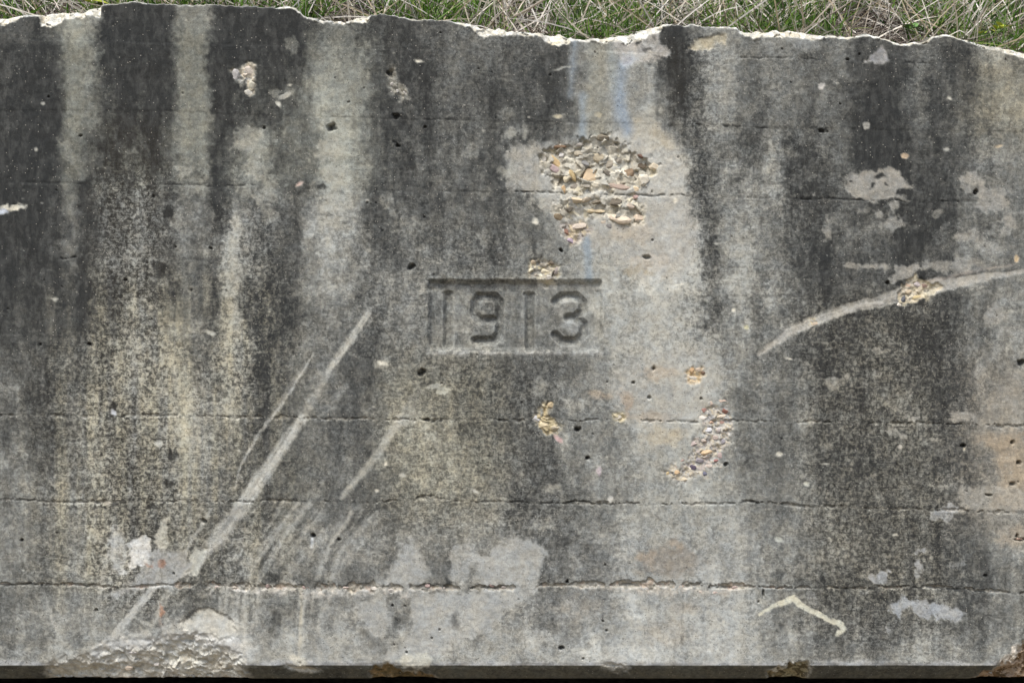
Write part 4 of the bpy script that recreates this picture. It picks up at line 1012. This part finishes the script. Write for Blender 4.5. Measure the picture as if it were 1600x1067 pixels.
ST = {
 20: [(869, 251, 40, 13, (218, 184, 118), 42), (865, 263, 22, 12, (178, 154, 152), 35), (895, 274, 9, 20, (218, 188, 120), -22), (925, 275, 42, 26, (212, 184, 140), 8), (935, 246, 28, 16, (190, 176, 142), 5), (983, 270, 22, 15, (156, 128, 94), -25), (1003, 259, 18, 12, (104, 90, 70), 10),
      (1006, 282, 24, 20, (224, 216, 192), -5), (1023, 260, 24, 12, (224, 208, 174), 25), (1003, 244, 13, 6, (124, 90, 72), 8), (968, 293, 42, 11, (174, 150, 132), 10), (993, 296, 15, 10, (218, 192, 148), 20), (914, 256, 15, 12, (140, 140, 138), 20), (953, 256, 19, 14, (160, 150, 130), -20), (877, 242, 11, 8, (206, 204, 198), 0),
      (881, 296, 7, 12, (208, 170, 112), -10), (885, 278, 11, 14, (214, 200, 162), 20), (943, 215, 22, 12, (134, 124, 102), 0), (875, 229, 22, 6, (142, 112, 80), -5), (905, 240, 16, 9, (196, 184, 156), 12), (970, 250, 16, 9, (150, 142, 126), 0), (950, 270, 14, 9, (120, 112, 98), 30), (898, 292, 14, 9, (150, 142, 128), -15), (915, 291, 16, 7, (176, 168, 150), 5), (850, 250, 12, 14, (166, 162, 152), 10), (905, 226, 14, 6, (176, 170, 160), 0)],
 21: [(898, 313, 26, 10, (206, 186, 148), 5), (916, 312, 18, 9, (196, 180, 152), -10), (873, 338, 17, 13, (156, 136, 102), 15), (962, 316, 26, 13, (122, 112, 94), 5), (931, 330, 32, 8, (208, 188, 144), 4), (968, 343, 38, 13, (226, 206, 176), 12), (999, 341, 22, 11, (220, 196, 166), 10), (941, 345, 15, 13, (196, 180, 156), -30), (955, 353, 19, 12, (142, 140, 137), 0),
      (885, 363, 13, 9, (146, 104, 82), 35), (893, 377, 15, 9, (174, 154, 174), 30), (905, 354, 26, 11, (206, 190, 170), -8), (985, 322, 18, 9, (190, 172, 150), 20), (934, 316, 22, 6, (130, 118, 96), -8), (890, 328, 14, 9, (120, 112, 96), -30), (994, 308, 12, 6, (196, 160, 150), 0)],
 22: [(834, 409, 9, 8, (190, 170, 136), 0), (853, 424, 15, 10, (216, 204, 170), 10), (870, 423, 14, 11, (168, 156, 148), -20), (848, 414, 10, 6, (150, 142, 124), 20), (858, 434, 12, 8, (200, 194, 180), 0), (862, 411, 12, 5, (120, 106, 86), 20), (838, 430, 9, 7, (160, 152, 136), 0)],
 23: [(1098, 652, 18, 12, (224, 218, 204), 5), (1100, 641, 12, 8, (178, 126, 110), -20), (1134, 642, 12, 9, (140, 88, 70), 15), (1129, 650, 19, 6, (218, 202, 176), -15), (1129, 626, 17, 8, (208, 180, 158), 0), (1106, 672, 15, 9, (200, 202, 208), 0), (1111, 660, 9, 6, (200, 160, 130), 0), (1082, 694, 21, 13, (188, 170, 164), -15), (1100, 707, 28, 8, (216, 184, 134), -5), (1094, 719, 14, 9, (150, 144, 152), 5),
      (1083, 731, 15, 9, (94, 82, 104), 12), (1102, 740, 8, 7, (108, 112, 136), 10), (1065, 720, 15, 8, (176, 146, 134), -15), (1057, 738, 13, 8, (214, 178, 124), 0), (1043, 740, 7, 7, (212, 186, 124), 0), (1061, 728, 16, 7, (190, 166, 158), 0), (1127, 711, 15, 13, (190, 166, 160), 0), (1119, 719, 11, 5, (168, 110, 104), -10), (1070, 749, 13, 7, (206, 192, 160), 0), (1122, 672, 10, 8, (196, 186, 182), 0),
      (1128, 660, 10, 6, (170, 130, 116), 0), (1118, 684, 14, 8, (190, 172, 160), 10), (1100, 688, 10, 6, (202, 186, 170), 0), (1131, 690, 9, 9, (160, 156, 164), 0), (1112, 630, 10, 8, (198, 176, 156), 0), (1108, 728, 12, 7, (200, 184, 170), 0)],
 24: [(1086, 591, 28, 10, (226, 216, 196), 8), (1081, 578, 9, 10, (206, 164, 108), 0), (1092, 578, 14, 7, (206, 184, 156), -5), (1099, 582, 8, 6, (120, 92, 70), 0)],
 25: [(850, 665, 15, 19, (214, 196, 150), -10), (861, 633, 11, 12, (190, 168, 122), 20), (838, 655, 13, 15, (196, 196, 194), 30), (868, 668, 14, 9, (198, 184, 152), 0)],
 26: [(388, 144, 15, 13, (226, 224, 210), 0), (367, 119, 17, 24, (182, 180, 178), 15), (391, 111, 22, 18, (196, 184, 168), 0), (394, 131, 11, 16, (206, 202, 178), 15), (383, 116, 10, 7, (206, 192, 172), 25)],
 27: [(1412, 469, 8, 15, (92, 96, 104), 25), (1432, 464, 18, 7, (220, 196, 130), -15), (1420, 456, 12, 8, (196, 176, 140), 0), (1446, 447, 14, 7, (150, 122, 106), 10), (1404, 477, 10, 8, (214, 206, 192), 0), (1434, 444, 14, 9, (190, 178, 176), 30)],
}
for k, lst in ST.items():
    for s_ in lst: stone(SP[k], *s_)
# stones showing along the ragged lowest joint, and single ones elsewhere
for s_ in [(769, 912, 14, 10, (200, 148, 138), 25), (787, 917, 8, 6, (190, 170, 156), 0), (478, 917, 12, 8, (206, 160, 146), 0), (474, 925, 9, 8, (196, 180, 150), 0), (418, 915, 10, 8, (200, 160, 150), 0), (445, 919, 9, 5, (206, 196, 180), 0), (540, 918, 10, 5, (196, 168, 148), 0), (585, 920, 10, 7, (206, 198, 180), 0), (610, 922, 12, 6, (200, 192, 176), 0), (668, 915, 9, 7, (196, 150, 140), 0),
           (690, 919, 12, 6, (176, 160, 140), 0), (730, 903, 10, 8, (176, 156, 116), 0), (1122, 911, 11, 6, (206, 160, 146), 0), (1149, 918, 11, 7, (206, 166, 150), 0), (1084, 905, 8, 6, (200, 196, 184), 0), (1100, 924, 22, 8, (208, 186, 164), 0), (1122, 926, 18, 7, (204, 172, 152), 5), (1064, 916, 10, 6, (196, 160, 130), 0), (1010, 920, 14, 6, (176, 172, 164), 0), (960, 922, 12, 5, (190, 186, 176), 0),
           (1363, 922, 8, 6, (200, 150, 140), 0), (1380, 925, 7, 5, (190, 140, 126), 0), (1313, 658, 14, 6, (160, 120, 116), 10), (1330, 664, 11, 6, (170, 166, 164), 0), (965, 652, 18, 12, (208, 196, 166), 0), (1273, 507, 12, 9, (206, 176, 126), 20), (340, 917, 10, 5, (204, 178, 160), 0), (365, 918, 10, 6, (200, 186, 160), 0), (1592, 842, 14, 4, (190, 140, 110), 0), (1585, 405, 7, 11, (206, 178, 138), 20),
           (632, 145, 13, 17, (186, 182, 172), 5), (613, 131, 7, 6, (196, 190, 180), 0), (610, 144, 8, 6, (190, 184, 172), 0), (621, 143, 6, 6, (196, 190, 176), 0), (206, 1020, 16, 8, (180, 176, 172), 0), (197, 1047, 12, 8, (204, 178, 140), 0), (240, 1042, 9, 6, (206, 200, 188), 0)]:
    stone(wall, *s_, proud=0.05, desat=0.6)

# ------------------------------------------------------------------ culvert behind the opening
def box_panel(name, p, parent): return mesh_obj(name, p, [(0, 1, 2, 3)], M_BARREL, parent, False)
cul = empty('culvert', (0, 2.5, 0))
tag(cul, 'dark culvert mouth opening under the lower edge of the wall', 'culvert')
cul_parts = [('vault', [(-3.2, .47, bz + .002), (3.2, .47, bz + .002), (3.2, 5, bz + .002), (-3.2, 5, bz + .002)]), ('side_wall', [(-3.2, .0, -.05), (-3.2, 5, -.05), (-3.2, 5, bz), (-3.2, .0, bz - .001)]), ('side_wall', [(3.2, .0, -.05), (3.2, 5, -.05), (3.2, 5, bz), (3.2, .0, bz - .001)]), ('rear_wall', [(-3.2, 5, -.05), (3.2, 5, -.05), (3.2, 5, bz), (-3.2, 5, bz)]),
             ('abutment', [(-4.0, .06, -.05), (-3.2, .06, -.05), (-3.2, .06, bz - .001), (-4.0, .06, bz - .001)]), ('abutment', [(4.0, .06, -.05), (3.2, .06, -.05), (3.2, .06, bz - .001), (4.0, .06, bz - .001)])]
for nm, p in cul_parts:
    o = box_panel(nm, [(a[0], a[1] - 2.5, a[2]) for a in p], cul)

# ------------------------------------------------------------------ grass on the bank
def blades(name, mat, n, spec, label, cat, seed):
    """spec(rng, n) -> dict of arrays: x, t (start), length, width, lean direction, droop, tone"""
    r_ = np.random.default_rng(seed)
    d = spec(r_, n)
    NS = 5
    P0 = np.array([bank_point(xx, tt) for xx, tt in zip(d['x'], d['t'])])
    P0[:, 2] += d['lift']
    u = np.linspace(0, 1, NS + 1)
    dirv = np.stack([np.cos(d['az']) * np.cos(d['el']), np.sin(d['az']) * np.cos(d['el']), np.sin(d['el'])], -1)
    side = np.cross(dirv, np.stack([np.cos(d['tw']), np.sin(d['tw']), 0.3 + 0 * d['tw']], -1)); side /= np.linalg.norm(side, axis=1, keepdims=True)
    bendv = np.stack([d['bx'], d['by'], -d['droop']], -1)
    pts = P0[:, None, :] + dirv[:, None, :] * (d['len'][:, None] * u)[..., None] + bendv[:, None, :] * (d['len'][:, None] * u ** 2.0)[..., None]
    tz = wz(np.interp(pts[..., 0] / S + 800, TX, TY))
    pts[..., 1] = np.where((pts[..., 2] < tz + 0.012) & (np.abs(pts[..., 0]) < HALF), np.maximum(pts[..., 1], 0.05), pts[..., 1])
    w = d['wid'][:, None] * (np.clip(1 - u, 0, 1)[None, :] ** d['pw']) * 0.5 + 0.00025
    A = pts - side[:, None, :] * w[..., None]; B = pts + side[:, None, :] * w[..., None]
    V = np.stack([A, B], 2).reshape(-1, 3)
    nb = n; base_i = np.arange(nb)[:, None] * (2 * (NS + 1)); k = np.arange(NS)[None, :] * 2
    b0 = base_i + k
    F = np.stack([b0, b0 + 1, b0 + 3, b0 + 2], -1).reshape(-1, 4)
    me = bpy.data.meshes.new(name)
    me.vertices.add(len(V)); me.vertices.foreach_set('co', V.astype(np.float32).ravel())
    me.loops.add(len(F) * 4); me.loops.foreach_set('vertex_index', F.astype(np.int32).ravel())
    me.polygons.add(len(F)); me.polygons.foreach_set('loop_start', np.arange(0, len(F) * 4, 4, dtype=np.int32)); me.polygons.foreach_set('use_smooth', np.ones(len(F), bool))
    me.update(calc_edges=True)
    tone = np.repeat(d['tone'][:, None, :], 2 * (NS + 1), 1).reshape(-1, 3)
    a = me.attributes.new('tone', 'FLOAT_COLOR', 'POINT'); c4 = np.ones((len(V), 4), np.float32); c4[:, :3] = tone; a.data.foreach_set('color', c4.ravel())
    me.materials.append(mat)
    o = bpy.data.objects.new(name, me); col.objects.link(o)
    tag(o, label, cat, kind='stuff')
    return o

def clump(r_, x, scale=0.5, seed=0):
    return fbm(x * 500, x * 0 + seed, 60, 2000 + seed, 3)
def xs_t(r_, n, tmax, bias=1.6):
    x = r_.uniform(-3.9, 3.9, n)
    near = r_.random(n) < 0.7
    x = np.where(near, r_.uniform(-1.75, 1.75, n), x)
    t = r_.random(n) ** bias * tmax
    return x, t
def pick(r_, n, cols, var=0.18):
    C = np.array([lin(c) for c in cols]); i = r_.integers(0, len(C), n)
    return C[i] * (1 + var * r_.standard_normal(n))[:, None].clip(0.5, 1.6)

def spec_thatch(r_, n):
    x, t = xs_t(r_, n, 1.3)
    return dict(x=x, t=t, lift=r_.uniform(0.0, 0.05, n), len=r_.uniform(.08, .28, n), wid=r_.uniform(.0016, .0036, n), az=r_.uniform(0, 2 * math.pi, n), el=r_.normal(.25, .35, n), tw=r_.uniform(0, 6.3, n), bx=r_.normal(0, .2, n), by=r_.normal(-.05, .15, n), droop=r_.uniform(-.05, .35, n), pw=np.full((n, 1), .35),
                tone=pick(r_, n, [(112, 102, 93), (150, 142, 133), (78, 68, 60), (168, 160, 150), (56, 48, 42), (104, 91, 78)]))
def spec_straw(r_, n):
    x, t = xs_t(r_, n, 1.0)
    return dict(x=x, t=t, lift=r_.uniform(0.0, 0.06, n), len=r_.uniform(.18, .5, n), wid=r_.uniform(.0026, .006, n), az=r_.uniform(0, 2 * math.pi, n), el=r_.uniform(.2, 1.35, n), tw=r_.uniform(0, 6.3, n), bx=r_.normal(0, .15, n), by=r_.normal(0, .12, n), droop=r_.uniform(0, .3, n), pw=np.full((n, 1), .3),
                tone=pick(r_, n, [(204, 198, 186), (214, 208, 196), (192, 182, 166), (182, 168, 144), (220, 216, 208)], .1))
def spec_green(r_, n):
    x, t = xs_t(r_, n, 1.2, 1.4)
    dens = clump(r_, x, seed=7) + 0.35 * np.where(x < -0.9, 0, 0) + 0.5 * np.clip(1 - np.abs(x - .95) / .6, 0, 1) + .35 * np.clip(1 - np.abs(x + .7) / .5, 0, 1) - .6 * np.clip(1 - np.abs(x + .05) / .25, 0, 1)
    t = np.where(dens < -0.1, t * 0.6 + 0.55, t)
    sh = r_.normal(0, .025, n); x = np.where(dens > -0.1, np.round(x / .075) * .075 + sh, x)
    return dict(x=x, t=t, lift=r_.uniform(-.01, 0.03, n), len=r_.uniform(.08, .26, n), wid=r_.uniform(.004, .0095, n), az=r_.uniform(0, 2 * math.pi, n), el=r_.normal(1.05, .3, n), tw=r_.uniform(0, 6.3, n), bx=r_.normal(0, .22, n), by=r_.normal(-.1, .2, n), droop=r_.uniform(.0, .5, n), pw=np.full((n, 1), .75),
                tone=pick(r_, n, [(66, 102, 34), (88, 126, 44), (50, 80, 28), (112, 150, 58), (132, 150, 76), (124, 156, 84)], .15))
blades('dry_thatch', M_STRAW, 9500, spec_thatch, 'matted grey dry grass lying on the bank above the wall', 'dry grass', 5)
blades('dry_straw', M_STRAW, 2300, spec_straw, 'long pale straw stems standing and leaning above the wall', 'straw', 6)
blades('green_grass', M_GRASS, 17000, spec_green, 'green grass blades growing in tufts above the wall', 'grass', 7)

# ------------------------------------------------------------------ single weeds and stalks at the edge
def leaf_mesh(name, length, width, cup=0.15, nseg=6):
    vs = []; fs = []
    for i in range(nseg + 1):
        u = i / nseg
        w = width * 0.5 * (math.sin(math.pi * min(1, u * 0.94 + 0.03)) ** 0.8)
        zz = -0.35 * length * u * u
        vs += [(-w, length * u, zz + cup * w), (0, length * u, zz), (w, length * u, zz + cup * w)]
    for i in range(nseg):
        a = i * 3
        fs += [(a, a + 1, a + 4, a + 3), (a + 1, a + 2, a + 5, a + 4)]
    return vs, fs
def leaf_mat(name, c1, c2):
    m = simple_noise_mat(name, c1, c2, 40, 0.55, 0.002)
    return m
M_YELLOW = leaf_mat('yellow_green_leaf', (150, 164, 58), (190, 188, 74))
M_LEAF = leaf_mat('green_leaf', (84, 124, 60), (116, 150, 84))
M_STALK = simple_noise_mat('dry_stalk', (160, 150, 136), (196, 188, 176), 30, 0.8, 0.002)

def tube(name, pts, r0, r1, mat, parent, sides=6):
    vs = []; fs = []
    n = len(pts)
    for i, p in enumerate(pts):
        p = Vector(p); a = Vector(pts[max(i - 1, 0)]); b_ = Vector(pts[min(i + 1, n - 1)])
        d = (b_ - a).normalized(); s1 = d.orthogonal().normalized(); s2 = d.cross(s1)
        r_ = r0 + (r1 - r0) * i / (n - 1)
        for k in range(sides):
            an = 2 * math.pi * k / sides
            vs.append(tuple(p + s1 * math.cos(an) * r_ + s2 * math.sin(an) * r_))
    for i in range(n - 1):
        for k in range(sides):
            a = i * sides + k; b2 = i * sides + (k + 1) % sides
            fs.append((a, b2, b2 + sides, a + sides))
    return mesh_obj(name, vs, fs, mat, parent)

def weed(px, py, yy, height, leaves, mat, label, group=None, lsize=(0.03, 0.02)):
    """a small plant whose middle shows at wall position px,py"""
    yh = yy - 0.20                                            # the head leans out over the wall's top
    f_ = (DIST + yh) / DIST
    X_ = wx(px) * f_; zb = bank_point(X_, (yy - 0.20) / 6.3 * 7.0)[2]
    height = max(ZC + (wz(py) - ZC) * f_ - zb, 0.03)
    base = Vector((X_, yy, zb))
    e = empty('broadleaf_weed', base)
    tag(e, label, 'weed', group)
    rs = random.Random(int(px * 7 + py))
    pts = [(0, 0, 0), (rs.uniform(-.01, .01), -.06, height * .6 + .015), (rs.uniform(-.01, .01), -.14, height * .95 + .012), (rs.uniform(-.01, .01), -.20, height)]
    tube('stem', pts, .0016, .0009, M_LEAF, e)
    for k in range(leaves):
        f = 0.55 + 0.45 * (k + 0.7) / leaves
        ls, lw = lsize[0] * rs.uniform(.75, 1.25), lsize[1] * rs.uniform(.8, 1.2)
        vs, fs = leaf_mesh('leaf', ls, lw)
        o = mesh_obj('leaf', vs, fs, mat, e)
        k0 = (1 - f) * 3; j0 = 2 if k0 < 1 else 1; fr = k0 - (0 if k0 < 1 else 1)
        pa_ = Vector(pts[j0 + 1]).lerp(Vector(pts[j0]), min(fr, 1)); o.location = pa_
        o.rotation_euler = (R(rs.uniform(10, 60)), R(rs.uniform(-20, 20)), R(k * 137 + rs.uniform(-20, 20)))
    return e
weed(140, 10, .35, .10, 3, M_YELLOW, 'bright yellow-green leaf above the left white chip', None, (.062, .044))
weed(1538, 52, .35, .06, 3, M_YELLOW, 'yellow-leaved seedling beside a pale upright stem at the right', None, (.034, .024))
weed(1572, 44, .35, .10, 9, M_YELLOW, 'branching yellow-green weed nearest the right end of the wall top', None, (.030, .018))
weed(1432, 44, .35, .09, 7, M_LEAF, 'leafy green weed by the dip in the wall top', None, (.036, .018))
weed(1260, 45, .35, .08, 5, M_LEAF, 'low green leafy plant behind the straw, right of the centre', None, (.036, .016))
def stalk(pa, pb, ya, yb, r_, label):
    ya = 0.31; yb = 0.02; r_ *= 1.25; fa = (DIST + ya) / DIST; fb = (DIST + yb) / DIST
    A = Vector((wx(pa[0]) * fa, ya, ZC + (wz(pa[1] - 2) - ZC) * fa)); B = Vector((wx(pb[0]) * fb, yb, ZC + (wz(pb[1]) - ZC) * fb))
    e_pts = [(A + (B - A) * u + Vector((0, 0, .012 * math.sin(u * 3.1) + .004 * math.sin(u * 9)))) - A for u in np.linspace(0, 1, 8)]
    o = tube('dry_stalk', e_pts, r_, r_ * .6, M_STALK, None)
    o.location = A
    tag(o, label, 'stalk', 'loose dry stalks above the wall')
stalk((775, 50), (872, -8), .06, .30, .0042, 'thick pale stalk slanting up to the right behind the white dip')
stalk((1255, 58), (1370, -20), .08, .3, .0026, 'thin pale stalk slanting above the right half of the wall')
stalk((1452, 62), (1520, 18), .06, .2, .0024, 'pale stalk leaning right from the round knob of the wall top')
stalk((62, -20), (92, 16), .2, .08, .0022, 'thin straw leaning down to the left white chip')
stalk((1528, 66), (1536, 28), .06, .07, .0028, 'short upright pale stem beside the yellow seedling')
stalk((1120, 45), (1180, -30), .07, .2, .0026, 'straw stem rising right of the dark knob of the wall top')
stalk((1290, 56), (1288, -30), .07, .15, .0026, 'straight vertical straw stem above the right half')
